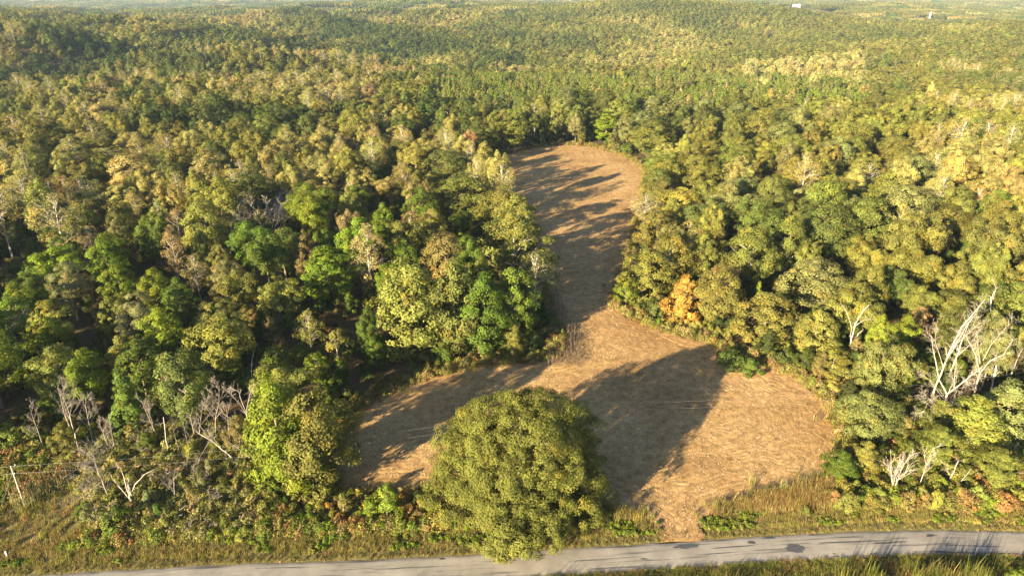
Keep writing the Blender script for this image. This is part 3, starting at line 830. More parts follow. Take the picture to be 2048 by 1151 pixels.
hero('edge_b', 1738, 885, 7, 60, 'yellow-green', 'low yellow tree beside the white bare sapling')
hero('oak_c', 1830, 310, 19, 80, 'sage green', 'grey-green oak in the upper right wood', 'oak_tree')
hero('poplar_b', 1742, 325, 18, 66, 'golden', 'golden thin tree left of the grey-green oak')
hero('oak_a', 1815, 372, 18, 120, 'sage green', 'bluish sage oak below the grey-green oak', 'oak_tree')
hero('poplar_b', 1965, 372, 17, 62, 'orange', 'orange brown half bare tree at the upper right')
hero('oak_b', 2005, 385, 17, 90, 'mid green', 'green oak right of the orange brown tree', 'oak_tree')
hero('maple_a', 1410, 470, 17, 58, 'yellow-green', 'yellow-green tree by the dark gap in the right wood')

# --- the rest of the wood, spread by zone
def zone_tint(x, y, rng):
    px, py, _ = project(x, y, 14.0)
    u = rng.random()
    big = vnoise(np.array([x / 70.0]), np.array([y / 110.0]), 41)[0]
    def pick(*a):
        s = 0
        for n, w in a:
            s += w
            if u < s: return n
        return a[-1][0]
    r = math.hypot(x, y)
    wv = 26 * (vnoise(np.array([x / 45.0]), np.array([y / 60.0]), 47)[0] - .5)
    if 850 < px + wv * 3 < 1720 and 112 < py + wv < 205 and y > 420 and px < 900 + (py - 60) * 12 and rng.random() < .93:
        return 'P', pick(('dull green', .35), ('mid green', .22), ('bright green', .18), ('olive', .2), ('tan', .05))
    if 1495 < px < 1735 and 88 < py < 152:
        return 'O', pick(('pale straw', .85), ('straw yellow', .1), ('olive', .05))
    side = x - (.02 * y + 10)
    if side < 0:
        if r < 270:
            return 'L', pick(('bright green', .32), ('yellow-green', .12), ('mid green', .22), ('olive', .14), ('dull green', .10), ('straw yellow', .06), ('tan', .04))
        v = big * .62 + vnoise(np.array([x / 26.0]), np.array([y / 34.0]), 42)[0] * .38 + rng.normal() * .07
        return 'L', ('dark green' if v < .33 else 'dull green' if v < .44 else 'olive' if v < .58 else 'straw yellow' if v < .70 else 'tan' if v < .76 and u < .5 else 'yellow-green' if u < .25 else 'straw yellow')
    if r < 300:
        return 'R', pick(('olive', .60), ('sage green', .16), ('yellow-green', .07), ('dull green', .08), ('tan', .05), ('golden', .02))
    v = big * .6 + vnoise(np.array([x / 30.0]), np.array([y / 40.0]), 43)[0] * .4 + rng.normal() * .08
    return 'R', ('dull green' if v < .26 else 'sage green' if v < .36 else 'olive' if v < .56 else 'yellow-green' if v < .64 else 'straw yellow' if u < .94 else 'golden')

def wood_points():
    rng = np.random.default_rng(99)
    out = []
    cell = {}
    def near(x, y, d):
        ci, cj = int(x // 12), int(y // 12)
        for i in range(ci - 2, ci + 3):
            for j in range(cj - 2, cj + 3):
                for (a, b, e) in cell.get((i, j), ()):
                    if (a - x) ** 2 + (b - y) ** 2 < (.5 * (d + e)) ** 2: return True
        return False
    def put(x, y, d): cell.setdefault((int(x // 12), int(y // 12)), []).append((x, y, d))
    for t in TREES: put(t['x'], t['y'], t['w'] * .88)
    N = 60000
    Y = np.sqrt(rng.random(N)) * 1060
    X = (rng.random(N) * 2 - 1) * (Y * .80 + 75)
    ok = (Y > 60)
    P = np.stack([X, Y], 1)[ok]
    r = np.hypot(P[:, 0], P[:, 1])
    sd = np.full(len(P), -99.0); i = r < 600; sd[i] = field_sd(P[i])
    br = beyond_road(P)
    for (x, y), s, b in zip(P, sd, br):
        rr = math.hypot(x, y)
        if s > -3.5 or b < 18: continue
        if near(x, y, 3.0): continue
        zone, tint = zone_tint(x, y, rng)
        if zone == 'P': kind, h, w = 'plantation_pine', rng.uniform(13, 17), rng.uniform(4.0, 5.5)
        else:
            if tint in ('tan', 'straw yellow', 'pale tan', 'golden'):
                kind = rng.choice(['poplar_a', 'poplar_b', 'oak_g', 'maple_a', 'oak_e'] if zone == 'L' else ['poplar_b', 'oak_e', 'oak_f', 'oak_b'])
            elif tint in ('bright green', 'mid green', 'yellow-green'): kind = rng.choice(['maple_a', 'maple_b', 'oak_g', 'oak_e', 'oak_b'])
            elif tint == 'dark green': kind = rng.choice(['oak_a', 'oak_f', 'oak_e', 'pine_a'])
            else: kind = rng.choice(['oak_a', 'oak_b', 'oak_c', 'oak_d', 'oak_e', 'oak_f', 'oak_g', 'oak_e', 'oak_f'])
            h = rng.uniform(15, 23.5); w = rng.uniform(10.5, 21) if zone == 'R' else rng.uniform(10.5, 20.5)
            h *= .82 + .34 * vnoise(np.array([x / 55.0]), np.array([y / 55.0]), 44)[0]
            if rr < 230: h *= .95; w *= .85
            if kind.startswith('poplar'): h *= 1.1; w *= .85
        if zone == 'L' and s > -16 and y > 165: h = rng.uniform(22, 26) if y < 300 else rng.uniform(19, 23); w = rng.uniform(9.5, 13)
        if s > -w * (.40 if zone == 'L' else .52): continue
        if b < 14 + w * .5: continue
        # left front: slope with brush only; right front: brush
        ppx, ppy, _ = project(x, y, 0)
        if x < -30 and b < 36 and x > -.75 * (y * .918 + 30) - 5: continue
        if x > 38 and b < 27: continue
        # dark openings in the wood
        cpx, cpy, _ = project(x, y, h * .7)
        skip = False
        for gx, gy, ga, gb in GAPS:
            if ((cpx - gx) / ga) ** 2 + ((cpy - gy) / gb) ** 2 < 1: skip = True
        if skip: continue
        d = w * (.82 if zone == 'R' else .94 if rr < 330 else .86)
        if near(x, y, d): continue
        put(x, y, d)
        out.append(dict(x=x, y=y, h=h, w=w, kind=kind, tint=tint, label=None, name='tree', hero=False))
    return out
GAPS = [(522, 428, 76, 52), (448, 480, 26, 24), (376, 350, 26, 24), (1978, 625, 16, 26), (30, 470, 85, 60), (50, 845, 150, 75), (700, 540, 45, 60), (510, 640, 75, 45), (770, 330, 20, 25), (1830, 775, 62, 62), (1400, 505, 22, 26),
        (1515, 545, 20, 16), (150, 640, 30, 20), (380, 420, 25, 20), (650, 440, 22, 25), (690, 270, 30, 18), (1590, 655, 18, 30), (1090, 250, 60, 18),
        (560, 730, 120, 40), (715, 680, 45, 85), (1965, 740, 90, 60)]
FILL = wood_points()

ordr = []
for k, t in enumerate(FILL):
    px, py, dep = project(t['x'], t['y'], t['h'] * .75)
    t['px'], t['py'], t['dep'] = px, py, dep
for t in TREES:
    t['px'], t['py'], t['dep'] = project(t['x'], t['y'], t['h'] * .75)
inframe = [t for t in FILL if 10 < t['px'] < 2038 and 0 < t['py'] < 1140]
inframe.sort(key=lambda t: -t['w'] * t['h'] / t['dep'] ** 2)
N_SINGLE = 300 - len(TREES)
single = inframe[:N_SINGLE]
sid = set(id(t) for t in single)
rest = [t for t in FILL if id(t) not in sid]

MARKS = [('the roadside oak', 1045, 930), ('the grey fan-shaped dead tree', 520, 410), ('the far end of the field', 1110, 280),
         ('the orange maple', 1370, 620), ('the neck of the field', 1165, 590), ('the tall bleached dead trees', 1930, 730),
         ('the utility pole', 40, 970), ('the tall yellow-green corner tree', 820, 640), ('the forked white dead tree', 1715, 660),
         ('the tall narrow tan tree', 735, 510), ('the rust brown trees', 115, 375), ('the greyish half bare tree', 1293, 410),
         ('the orange brown half bare tree', 1965, 395), ('the round topped pine', 430, 630), ('the bluish sage oak', 1815, 400),
         ('the upper left wood', 250, 180), ('the broad sage oak', 1640, 560), ('the white trunked pale tree', 1070, 240)]
SHAPE = {'oak_a': 'broad oak', 'oak_b': 'rounded oak', 'oak_c': 'tall oval oak', 'oak_d': 'spreading oak', 'oak_e': 'many-domed oak', 'oak_f': 'wide oak', 'oak_g': 'tall lobed oak', 'maple_a': 'slim oval tree', 'maple_b': 'oval maple',
         'maple_c': 'bushy tree', 'poplar_a': 'thin tall poplar', 'poplar_b': 'thin leaved poplar', 'pine_a': 'round topped pine', 'pine_b': 'pine',
         'plantation_pine': 'plantation pine', 'shrub_a': 'shrub', 'shrub_b': 'low spreading shrub', 'shrub_c': 'thin shrub', 'sapling_a': 'pointed sapling',
         'sapling_b': 'slim sapling', 'edge_a': 'bushy tree', 'edge_b': 'bushy tree', 'cedar_a': 'cedar', 'fir_a': 'fir'}
ORD = ['nearest', 'second nearest', 'third nearest', 'fourth nearest', 'fifth nearest', 'sixth nearest', 'seventh nearest', 'eighth nearest', 'ninth nearest',
       'tenth nearest', 'eleventh nearest', 'twelfth nearest', 'thirteenth nearest', 'fourteenth nearest']
def auto_labels(items, marks=None):
    by = {}
    for t in items:
        m = min(marks or MARKS, key=lambda m: (t['px'] - m[1]) ** 2 + ((t['py'] - m[2]) * 1.3) ** 2)
        dx, dy = t['px'] - m[1], t['py'] - m[2]
        a = math.degrees(math.atan2(-dy, dx)) % 360
        w = ['right of', 'back right of', 'behind', 'back left of', 'left of', 'front left of', 'in front of', 'front right of'][int((a + 22.5) // 45) % 8]
        s = '%s %s %s %s' % (t['tint'], SHAPE[t['kind']], w, m[0])
        by.setdefault(s, []).append((math.hypot(dx, dy), t))
    for s, l in by.items():
        l.sort(key=lambda e: e[0])
        for k, (_, t) in enumerate(l):
            t['label'] = s if len(l) == 1 else s + ', %s one' % ORD[min(k, len(ORD) - 1)]
auto_labels(single)

KINDNAME = {'oak': 'oak_tree', 'map': 'maple_tree', 'pop': 'poplar_tree', 'pin': 'pine_tree', 'pla': 'pine_tree', 'edg': 'bushy_tree'}
def add_plant(t, cat, group, rng, name=None):
    pr = PROTO[t['kind']]
    name = name or (t['name'] if t['name'] != 'tree' else KINDNAME.get(t['kind'][:3], 'tree'))
    s = t['w'] / (2 * pr['R']); z = t['h'] / pr['H']
    root = empty(name, (t['x'], t['y'], float(terrain(t['x'], t['y'])) - .05), rng.uniform(0, 6.28), (s, s, z))
    tag(root, t['label'], cat, group)
    c = link(bpy.data.objects.new('crown', pr['crown']), root)
    c['tint'] = jit(TINT[t['tint']], rng, .08)
    link(bpy.data.objects.new('trunk', pr['trunk']), root)
    return root
rngp = np.random.default_rng(5)
for t in TREES + single:
    grp = 'trees of the left wood' if t['x'] < 10 + .02 * t['y'] else 'trees of the right wood'
    add_plant(t, 'tree', grp, rngp)

# --- the roadside oak
def roadside_oak():
    rng = np.random.default_rng(77)
    H, R = 22.0, 18.4
    V, Q, var, hu, C = crown_arrays(rng, H, R * .82, 2.4, 'dome', 950, 1.15, 125, .27, irr=.22, core=.2, hue=.08)
    for k in range(9):
        a = 6.28 * k / 9 + rng.uniform(-.25, .25); o = R * rng.uniform(.50, .66); r = R * rng.uniform(.30, .42); h = H * rng.uniform(.42, .84)
        V3, Q3, v3, h3, C3 = crown_arrays(rng, h, r, max(1.8, h - r * 2.2), 'dome', 105, 1.1, 125, .27, irr=.25, core=.1, hue=.08)
        sh = np.array([o * math.cos(a), o * math.sin(a), 0])
        Q = np.concatenate([Q, Q3 + len(V)]); V = np.concatenate([V, V3 + sh]); var = np.concatenate([var, v3]); hu = np.concatenate([hu, h3]); C = np.concatenate([C, C3 + sh])
    x, y = 1.7, 99.0
    # the low bough that hangs over the road
    V2, Q2, v2, h2, C2 = crown_arrays(rng, 8.5, 5.4, 2.2, 'oval', 90, 1.05, 95, .36, irr=.25)
    V2 = V2 + np.array([-.6, -13.2, 0])
    root = empty('oak_tree', (x, y, -.05))
    tag(root, 'huge round olive oak standing alone between road and field', 'tree')
    me = mesh_np('roadside_oak_crown', np.concatenate([V, V2]), np.concatenate([Q, Q2 + len(V)]), mats=(M_LEAF,),
                 fattr={'var': np.concatenate([var, v2]), 'hue': np.concatenate([hu, h2])})
    c = link(bpy.data.objects.new('crown', me), root); c['tint'] = [.116, .120, .022]
    T = trunk_arrays(rng, H, 3.0, np.concatenate([C, C2 + np.array([-.6, -13.2, 0])]), .75, 30, 9)
    link(bpy.data.objects.new('trunk', T.mesh('roadside_oak_trunk', M_BARK)), root)
roadside_oak()

# --- the far mass of the wood: full trees to 1 km, coarse ones to 2.3 km, canopy pieces beyond
def far_wood():
    rng = np.random.default_rng(123)
    names = ['oak_a', 'oak_b', 'oak_c', 'oak_d', 'oak_e', 'oak_f', 'oak_g', 'maple_a', 'maple_b', 'maple_c', 'poplar_a', 'poplar_b', 'pine_a', 'pine_b', 'plantation_pine',
             'far_a', 'far_b', 'far_c', 'edge_b', 'shrub_a', 'shrub_b']
    meshes = [PROTO[n]['both'] for n in names] + [canopy_patch('canopy_a', 51), canopy_patch('canopy_b', 52), canopy_patch('canopy_c', 53)]
    P, Rt, S, Ti, I = [], [], [], [], []
    def put(x, y, z, rz, s, tint, i):
        P.append((x, y, z)); Rt.append((rng.normal() * .05, rng.normal() * .05, rz)); S.append(s); Ti.append(tint); I.append(i)
    for t in rest:
        pr = PROTO[t['kind']]; s = t['w'] / (2 * pr['R'])
        put(t['x'], t['y'], float(terrain(t['x'], t['y'])) - .1, rng.uniform(0, 6.28), (s, s, t['h'] / pr['H']), jit(TINT[t['tint']], rng, .11), names.index(t['kind']))
    # undergrowth inside the near wood
    n = 5000
    y = 100 + rng.random(n) ** .7 * 420; x = (rng.random(n) * 2 - 1) * (y * .78 + 30)
    Q = np.stack([x, y], 1); sd = field_sd(Q); br = beyond_road(Q)
    for (a, b), s_, r_ in zip(Q, sd, br):
        if s_ > -3 or r_ < 30: continue
        if rng.random() < .4:
            k = rng.uniform(.45, .75); put(a, b, -.1, rng.uniform(0, 6), (k, k, k), jit(TINT[rng.choice(['mid green', 'olive', 'dark green', 'olive brown'])], rng), names.index('edge_b'))
        else:
            k = rng.uniform(.8, 1.7); put(a, b, -.1, rng.uniform(0, 6), (k, k, k * 1.1), jit(TINT[rng.choice(['mid green', 'olive', 'dark green', 'dull green', 'olive brown'])], rng), names.index(rng.choice(['shrub_a', 'shrub_b'])))
    # 1 km to 2.3 km
    g = 12.0
    ys = np.arange(1030, 2330, g)
    for yy in ys:
        w = yy * .78 + 40
        xs = np.arange(-w, w, g)
        xs = xs + rng.uniform(-3.6, 3.6, len(xs)); y2 = yy + rng.uniform(-3.6, 3.6, len(xs))
        z = terrain(xs, y2)
        bigv = vnoise(xs / 120, y2 / 170, 61)
        for a, b, c, v in zip(xs, y2, z, bigv):
            v = v * .75 + .25 * rng.random()
            if a < .02 * b: tn = 'dark green' if v < .3 else 'dull green' if v < .46 else 'olive' if v < .62 else 'straw yellow' if v < .8 else 'tan'
            else: tn = 'dull green' if v < .34 else 'olive' if v < .6 else 'yellow-green' if v < .68 else 'straw yellow'
            k = rng.uniform(.8, 1.2)
            put(a, b, c, rng.uniform(0, 6.28), (k * 1.6, k * 1.6, k * rng.uniform(.9, 1.2)), jit(TINT[tn], rng, .12), names.index(rng.choice(['far_a', 'far_b', 'far_a', 'far_c'])))
    # canopy pieces
    S0 = 76.0
    for yy in np.arange(2330 + S0 / 2, 15500, S0):
        w = yy * .78 + 60
        xs = np.arange(-w, w, S0) + rng.uniform(-20, 20)
        z = terrain(xs, np.full(len(xs), yy))
        for a, c in zip(xs, z):
            if any((a - ox) ** 2 / ea ** 2 + (yy - oy) ** 2 / eb ** 2 < 1 for ox, oy, ea, eb in CLEAR): continue
            u = rng.random()
            tn = 'olive' if u < .45 else 'dull green' if u < .75 else 'straw yellow' if u < .9 else 'mid green'
            put(a, yy, c, rng.integers(0, 4) * math.pi / 2, (1, 1, rng.uniform(.85, 1.15)), jit(TINT[tn], rng, .12), len(names) + int(rng.integers(0, 3)))
    scatter('forest', 'autumn wood that fills the land to the horizon', 'forest', P, Rt, S, Ti, I, meshes)
    print('forest instances', len(P))
far_wood()

# ------------------------------------------------------------------ bare and dead wood
def dead_obj(name, label, loc, tubes, mat, cat='dead tree', group=None, crown=None):
    """trunk = the thick wood, branches = the rest"""
    root = empty(name, loc)
    tag(root, label, cat, group)
    for part, T in tubes.items():
        if T.n: link(bpy.data.objects.new(part, T.mesh(name + '_' + part, mat)), root)
    return root

def traced(name, label, base, stems, mat, seed, twig=(3, 1.8), r0=.28, cat='dead tree', group='bare dead trees', lean=.25, zground=True):
    """stems: polylines measured in the photograph, stood up in the world at the distance of the base;
    each stem also leans to or from the viewer by its own amount"""
    rng = np.random.default_rng(seed)
    bx, by = at(*base)
    Tt, Tb = Tubes(7), Tubes(4)
    for k, (pts, ra, rb) in enumerate(stems):
        w = [on_plane(px, py, by) for px, py in pts]
        w = np.array(w)
        # finer, with a little kink
        t = np.linspace(0, len(w) - 1, 3 * (len(w) - 1) + 1)
        W = np.stack([np.interp(t, np.arange(len(w)), w[:, j]) for j in range(3)], 1)
        L = np.concatenate([[0], np.cumsum(np.linalg.norm(np.diff(W, axis=0), axis=1))])
        if k == 0: off = 0; W0 = W; sl = rng.uniform(-.1, .1)
        else:
            j = np.argmin(np.linalg.norm(W0 - W[0], axis=1)); off = W0[j, 1] - W[0, 1]; sl = rng.uniform(-1, 1) * lean * 2
            if np.linalg.norm(W0[j] - W[0]) > 1.5: off = 0
        W[:, 1] += off + sl * L
        W[1:-1] += rng.normal(size=(len(W) - 2, 3)) * .05 * np.array([1, 1, .5])
        rad = np.linspace(ra, rb, len(W))
        rad = rad * .66
        (Tt if ra > .12 else Tb).add(W, rad)
        nt_, ln = twig
        for _ in range(int(1.35 * nt_ * len(pts))):
            i = int(rng.integers(len(W) // 3, len(W)))
            ax = unit(W[min(i + 1, len(W) - 1)] - W[i - 1])
            d = unit(ax * .7 + unit(np.cross(ax, rng.normal(size=3))) * .9 + np.array([0, 0, .15]))
            grow(Tb, rng, W[i], d, ln * rng.uniform(.5, 1.3), max(.02, rad[i] * .35), 2, 3 if ln < 1.5 else 4, .7, 3, .05, .3)
    for T in (Tt, Tb):
        T.v = [v - np.array([bx, by, 0]) for v in T.v]
    root = empty(name, (bx, by, 0)); tag(root, label, cat, group)
    if Tt.n: link(bpy.data.objects.new('trunk', Tt.mesh(name + '_trunk', mat)), root)
    if Tb.n: link(bpy.data.objects.new('branches', Tb.mesh(name + '_branches', mat)), root)
    return root

def grown(name, label, px, py, H, mat, seed, stems=1, spread=.6, levels=3, nch=5, lean=(0, 0), r0=.2, up=.12, top=False, group='bare dead trees', fan=.35, cat='dead tree', start=.3, rmin=.02):
    rng = np.random.default_rng(seed)
    x, y = at(px, py, H * .95 if top else 0)
    Tt = Tubes(6); Tb = Tubes(4)
    for s in range(stems):
        a = 2 * math.pi * s / stems + rng.uniform(-.4, .4)
        f = fan if stems > 1 else 0
        d = unit(np.array([math.cos(a) * f + lean[0], math.sin(a) * f + lean[1], 1.0]))
        n = 6; pts = [np.array([math.cos(a) * .12 * (stems > 1), math.sin(a) * .12 * (stems > 1), -.3])]
        for i in range(n):
            d = unit(d + rng.normal(size=3) * .07 + np.array([0, 0, .03])); pts.append(pts[-1] + d * H * (1 if s == 0 else rng.uniform(.75, .98)) / n)
        rad = np.linspace(r0, r0 * .15, n + 1)
        Tt.add(pts, rad)
        k = nch + 3
        for j in range(k):
            q = start + (1 - start) * (j + rng.random()) / k; i = min(n - 1, int(q * n)); u = q * n - i
            p = pts[i] * (1 - u) + pts[i + 1] * u; ax = unit(pts[i + 1] - pts[i])
            dd = unit(ax * (1 - spread * .5) + unit(np.cross(ax, rng.normal(size=3))) * spread)
            grow(Tb, rng, p, dd, H * .36 * (1.15 - .7 * q) * rng.uniform(.7, 1.2), max(rmin * 2, rad[i] * .5), 1, levels, spread, nch - 1, up, .25, .6, .2, rmin)
    root = empty(name, (x, y, float(terrain(x, y)))); tag(root, label, cat, group)
    link(bpy.data.objects.new('trunk', Tt.mesh(name + '_trunk', mat)), root)
    if Tb.n: link(bpy.data.objects.new('branches', Tb.mesh(name + '_branches', mat)), root)
    return root

# right: the bleached group
traced('dead_tree', 'largest bleached dead tree, forked low, with drooping side boughs on the right', (1879, 862),
       [([(1878, 868), (1888, 828), (1899, 793)], .36, .27), ([(1899, 793), (1891, 770), (1893, 729), (1896, 700)], .20, .05),
        ([(1899, 793), (1915, 764), (1930, 738), (1943, 712)], .20, .05), ([(1908, 775), (1912, 745), (1918, 715)], .12, .03),
        ([(1902, 790), (1905, 760), (1900, 735)], .10, .03),
        ([(1893, 815), (1868, 782), (1840, 790), (1828, 802)], .07, .02), ([(1895, 805), (1875, 775), (1852, 755)], .07, .02),
        ([(1890, 832), (1868, 806), (1846, 800)], .06, .02), ([(1905, 790), (1925, 785), (1928, 815)], .05, .02)], M_DEAD, 201, (3.2, 2.0))
traced('dead_tree', 'tallest bleached dead tree leaning right behind the largest one', (1862, 800),
       [([(1860, 800), (1880, 750), (1900, 695), (1920, 650), (1945, 622), (1966, 594)], .34, .06), ([(1893, 715), (1912, 680), (1935, 640), (1952, 610)], .14, .03),
        ([(1905, 690), (1925, 668), (1948, 640)], .10, .03), ([(1886, 735), (1882, 690), (1897, 655)], .09, .02)], M_DEAD, 202, (3.0, 1.9))
traced('dead_tree', 'second leaning bleached trunk beside the tallest dead tree', (1890, 785),
       [([(1888, 790), (1903, 745), (1920, 705), (1936, 668), (1952, 632)], .30, .06), ([(1915, 715), (1932, 690), (1945, 655)], .11, .03)], M_DEAD, 203, (3, 1.6))
traced('dead_tree', 'bleached dead tree forking wide right of the largest one', (1941, 816),
       [([(1940, 818), (1950, 780), (1960, 745)], .32, .22), ([(1960, 745), (1957, 715), (1948, 690), (1943, 678)], .15, .04),
        ([(1960, 745), (1978, 717), (2000, 705), (2014, 672)], .17, .04), ([(1959, 725), (1962, 695), (1966, 672)], .10, .03),
        ([(1966, 720), (1985, 690), (2010, 665), (2030, 648)], .10, .03), ([(1950, 780), (1935, 765), (1920, 758)], .07, .02)], M_DEAD, 204, (3.0, 1.7))
traced('broken_snag', 'broken bleached trunk without a top, right of the forking dead tree', (1982, 792),
       [([(1981, 796), (1988, 760), (1997, 735), (2004, 716)], .30, .22), ([(1990, 757), (1998, 748), (2003, 745)], .12, .08), ([(1986, 765), (1981, 742), (1987, 725)], .05, .02)], M_DEAD, 205, (1.5, 1.0))
traced('dead_tree', 'greyer dead tree leaning right at the right edge', (2014, 782),
       [([(2013, 786), (2025, 750), (2038, 722), (2050, 700)], .24, .08), ([(2022, 755), (2030, 735), (2018, 720)], .09, .02), ([(2018, 762), (2014, 735), (2008, 718)], .07, .02)], M_DEADG, 206, (3.5, 1.6))
traced('broken_snag', 'white broken stub with a fork above the leaning dead trunks', (1977, 690),
       [([(1977, 695), (1978, 640), (1979, 592)], .3, .24), ([(1979, 600), (1990, 585), (2003, 577)], .15, .06), ([(1983, 596), (1992, 575), (1988, 560)], .10, .04)], M_DEAD, 207, (1.2, 1.2))
traced('dead_tree', 'forked white dead tree beside the yellow tree right of the field', (1692, 724),
       [([(1691, 728), (1697, 708), (1705, 680), (1714, 652), (1726, 632), (1744, 614)], .34, .07), ([(1697, 708), (1714, 688), (1722, 672), (1731, 667)], .20, .09),
        ([(1713, 655), (1730, 643), (1746, 640)], .12, .05), ([(1704, 682), (1708, 655), (1702, 630), (1695, 620)], .12, .03), ([(1701, 695), (1712, 693), (1725, 693)], .06, .02)], M_DEAD, 208, (1.8, 1.2))
grown('dead_tree', 'grey fan-shaped dead tree rising above the left wood', 522, 372, 21, M_DEAD, 209, stems=8, spread=.6, levels=3, nch=5, r0=.26, fan=1.15, up=.10, top=True, start=.35, rmin=.05)
grown('dead_tree', 'small dead tree left below the grey fan-shaped one', 446, 446, 15, M_DEADG, 210, top=True, rmin=.035, stems=2, spread=.7, levels=4, nch=4, r0=.16, fan=.2)
grown('dead_tree', 'bare forked pale tree standing among the tan trees of the left wood', 372, 335, 18, M_DEAD, 211, stems=2, spread=.55, levels=3, nch=4, r0=.22, top=True)
grown('dead_tree', 'bare grey tree at the left edge', 22, 625, 14, M_DEADG, 212, stems=3, spread=.6, levels=4, nch=4, r0=.16, top=True, fan=.25)
grown('dead_tree', 'slim bare dead tree left of the dense cedar', 118, 765, 15, M_DEADG, 213, stems=2, spread=.65, levels=4, nch=4, r0=.17, top=True, fan=.15, lean=(-.05, 0))
grown('dead_tree', 'twiggy bare tree close to the left of the cedar', 160, 800, 12, M_DEADG, 214, stems=1, spread=.6, levels=4, nch=5, r0=.14, top=True)
grown('dead_tree', 'reddish bare tree right of the cedar', 340, 725, 14, M_DEADG, 215, stems=2, spread=.55, levels=4, nch=4, r0=.15, top=True, fan=.15)
grown('dead_tree', 'tall bare twiggy tree behind the fallen pale limbs', 408, 770, 14, M_DEADG, 216, stems=1, spread=.6, levels=4, nch=5, r0=.16, top=True)
for k_, (px_, py_, h_, lb_) in enumerate(((60, 815, 11, 'bare twiggy tree between the left edge and the slim dead tree'), (205, 835, 9, 'short bare tree just left of the dense cedar'), (300, 800, 11, 'bare grey tree between the cedar and the straight dead trunk'),
                                       (376, 800, 11, 'bare grey tree behind the two thin bare stems'), (445, 805, 11, 'bare grey tree left of the pale forking dead tree'))):
    grown('dead_tree', lb_, px_, py_, h_, M_DEADG, 240 + k_, stems=1 + k_ % 2, spread=.62, levels=4, nch=4, r0=.12, top=True, fan=.18)
traced('dead_tree', 'pale dead tree forking beside the tall roadside pair', (505, 905),
       [([(505, 908), (498, 865), (490, 830)], .24, .17), ([(490, 830), (478, 805), (470, 790), (455, 785)], .11, .03), ([(490, 830), (492, 800), (498, 785)], .11, .03),
        ([(492, 835), (485, 800), (475, 775), (468, 765)], .10, .02), ([(492, 828), (503, 805), (515, 790), (508, 765)], .09, .02), ([(497, 862), (465, 855), (435, 845), (420, 830)], .09, .02)], M_DEAD, 217, (2.5, 1.4))
traced('dead_tree', 'thin white forked trunk above the tall roadside pair', (512, 800),
       [([(514, 805), (506, 770), (500, 745), (502, 715)], .17, .06), ([(512, 790), (502, 775), (492, 768)], .08, .03), ([(514, 790), (522, 760), (518, 725)], .11, .04)], M_DEAD, 218, (1.6, 1.2))
traced('fallen_tree', 'pale dead trunk leaning left into the scrub beside the roadside pair', (484, 935),
       [([(486, 936), (455, 908), (425, 885), (395, 868)], .20, .08), ([(425, 885), (410, 872), (392, 850)], .08, .03), ([(440, 896), (432, 878), (425, 862)], .07, .02),
        ([(418, 882), (405, 905), (402, 912)], .05, .02), ([(500, 915), (475, 900), (450, 888)], .08, .03), ([(424, 885), (418, 860), (420, 838)], .06, .02)], M_DEAD, 219, (2.0, 1.2), lean=.4)
traced('broken_snag', 'straight thin dead trunk without branches in the left scrub', (338, 918),
       [([(338, 920), (330, 880), (323, 838)], .15, .10), ([(324, 848), (316, 850), (310, 846)], .04, .015)], M_DEAD, 220, (.6, .8))
traced('dead_tree', 'thin bare stem right of the straight dead trunk', (362, 915),
       [([(363, 918), (352, 880), (345, 850)], .09, .03)], M_DEADG, 221, (3, 1.2))
traced('dead_tree', 'second thin bare stem, between the straight trunk and the fallen limbs', (381, 908),
       [([(382, 912), (372, 870), (366, 835)], .09, .03), ([(390, 890), (380, 855), (375, 840)], .07, .02)], M_DEADG, 222, (2, 1.0))
traced('broken_snag', 'thick broken stub left of the cedar with split side limbs', (160, 915),
       [([(161, 918), (153, 890), (147, 868)], .20, .14), ([(147, 878), (130, 878), (118, 884)], .06, .02), ([(147, 878), (132, 872), (124, 875)], .05, .02), ([(150, 880), (141, 900)], .05, .02)], M_DEAD, 223, (.8, 1.0))
traced('dead_tree', 'white many-limbed dead stump in the scrub above the road', (262, 1018),
       [([(264, 1022), (262, 1002), (259, 990)], .34, .26), ([(260, 995), (247, 970), (240, 955), (229, 941)], .15, .04), ([(261, 992), (253, 975), (249, 962)], .14, .07),
        ([(262, 990), (258, 972), (257, 964)], .13, .07), ([(263, 990), (263, 970), (262, 953)], .12, .05), ([(264, 988), (272, 965), (290, 945), (314, 931)], .13, .03),
        ([(262, 1003), (245, 990), (215, 970), (210, 962)], .14, .05), ([(260, 1022), (243, 1014), (228, 1016)], .09, .04), ([(263, 985), (268, 972), (273, 964)], .08, .04)], M_DEAD, 224, (.8, .9))
traced('dead_tree', 'greyish leaning bare tree left of the white many-limbed stump', (226, 1020),
       [([(228, 1022), (215, 990), (202, 958), (188, 925), (170, 905)], .20, .04), ([(208, 975), (185, 968), (150, 958)], .07, .02), ([(200, 952), (180, 940), (160, 935)], .07, .02),
        ([(196, 945), (185, 920), (182, 900)], .07, .02), ([(204, 962), (170, 985), (150, 992)], .06, .02)], M_DEADG, 225, (4.5, 1.8))
grown('dead_tree', 'small bare stem right of the white many-limbed stump', 352, 1008, 8, M_DEADG, 226, stems=1, spread=.6, levels=3, nch=4, r0=.10)
grown('bare_sapling', 'white bare multi-stemmed sapling at the right end of the field', 1782, 990, 10, M_DEAD, 227, stems=4, spread=.5, levels=3, nch=4, r0=.10, fan=.10, group='bare saplings')
grown('bare_sapling', 'single slim white bare sapling right of the multi-stemmed one', 1834, 982, 10, M_DEAD, 228, stems=1, spread=.55, levels=3, nch=4, r0=.09, group='bare saplings')
traced('bare_sapling', 'pale leaning bare stem above the right roadside', (1905, 985),
       [([(1904, 990), (1925, 962), (1946, 940)], .10, .04)], M_DEAD, 229, (2, 1.0), group='bare saplings')
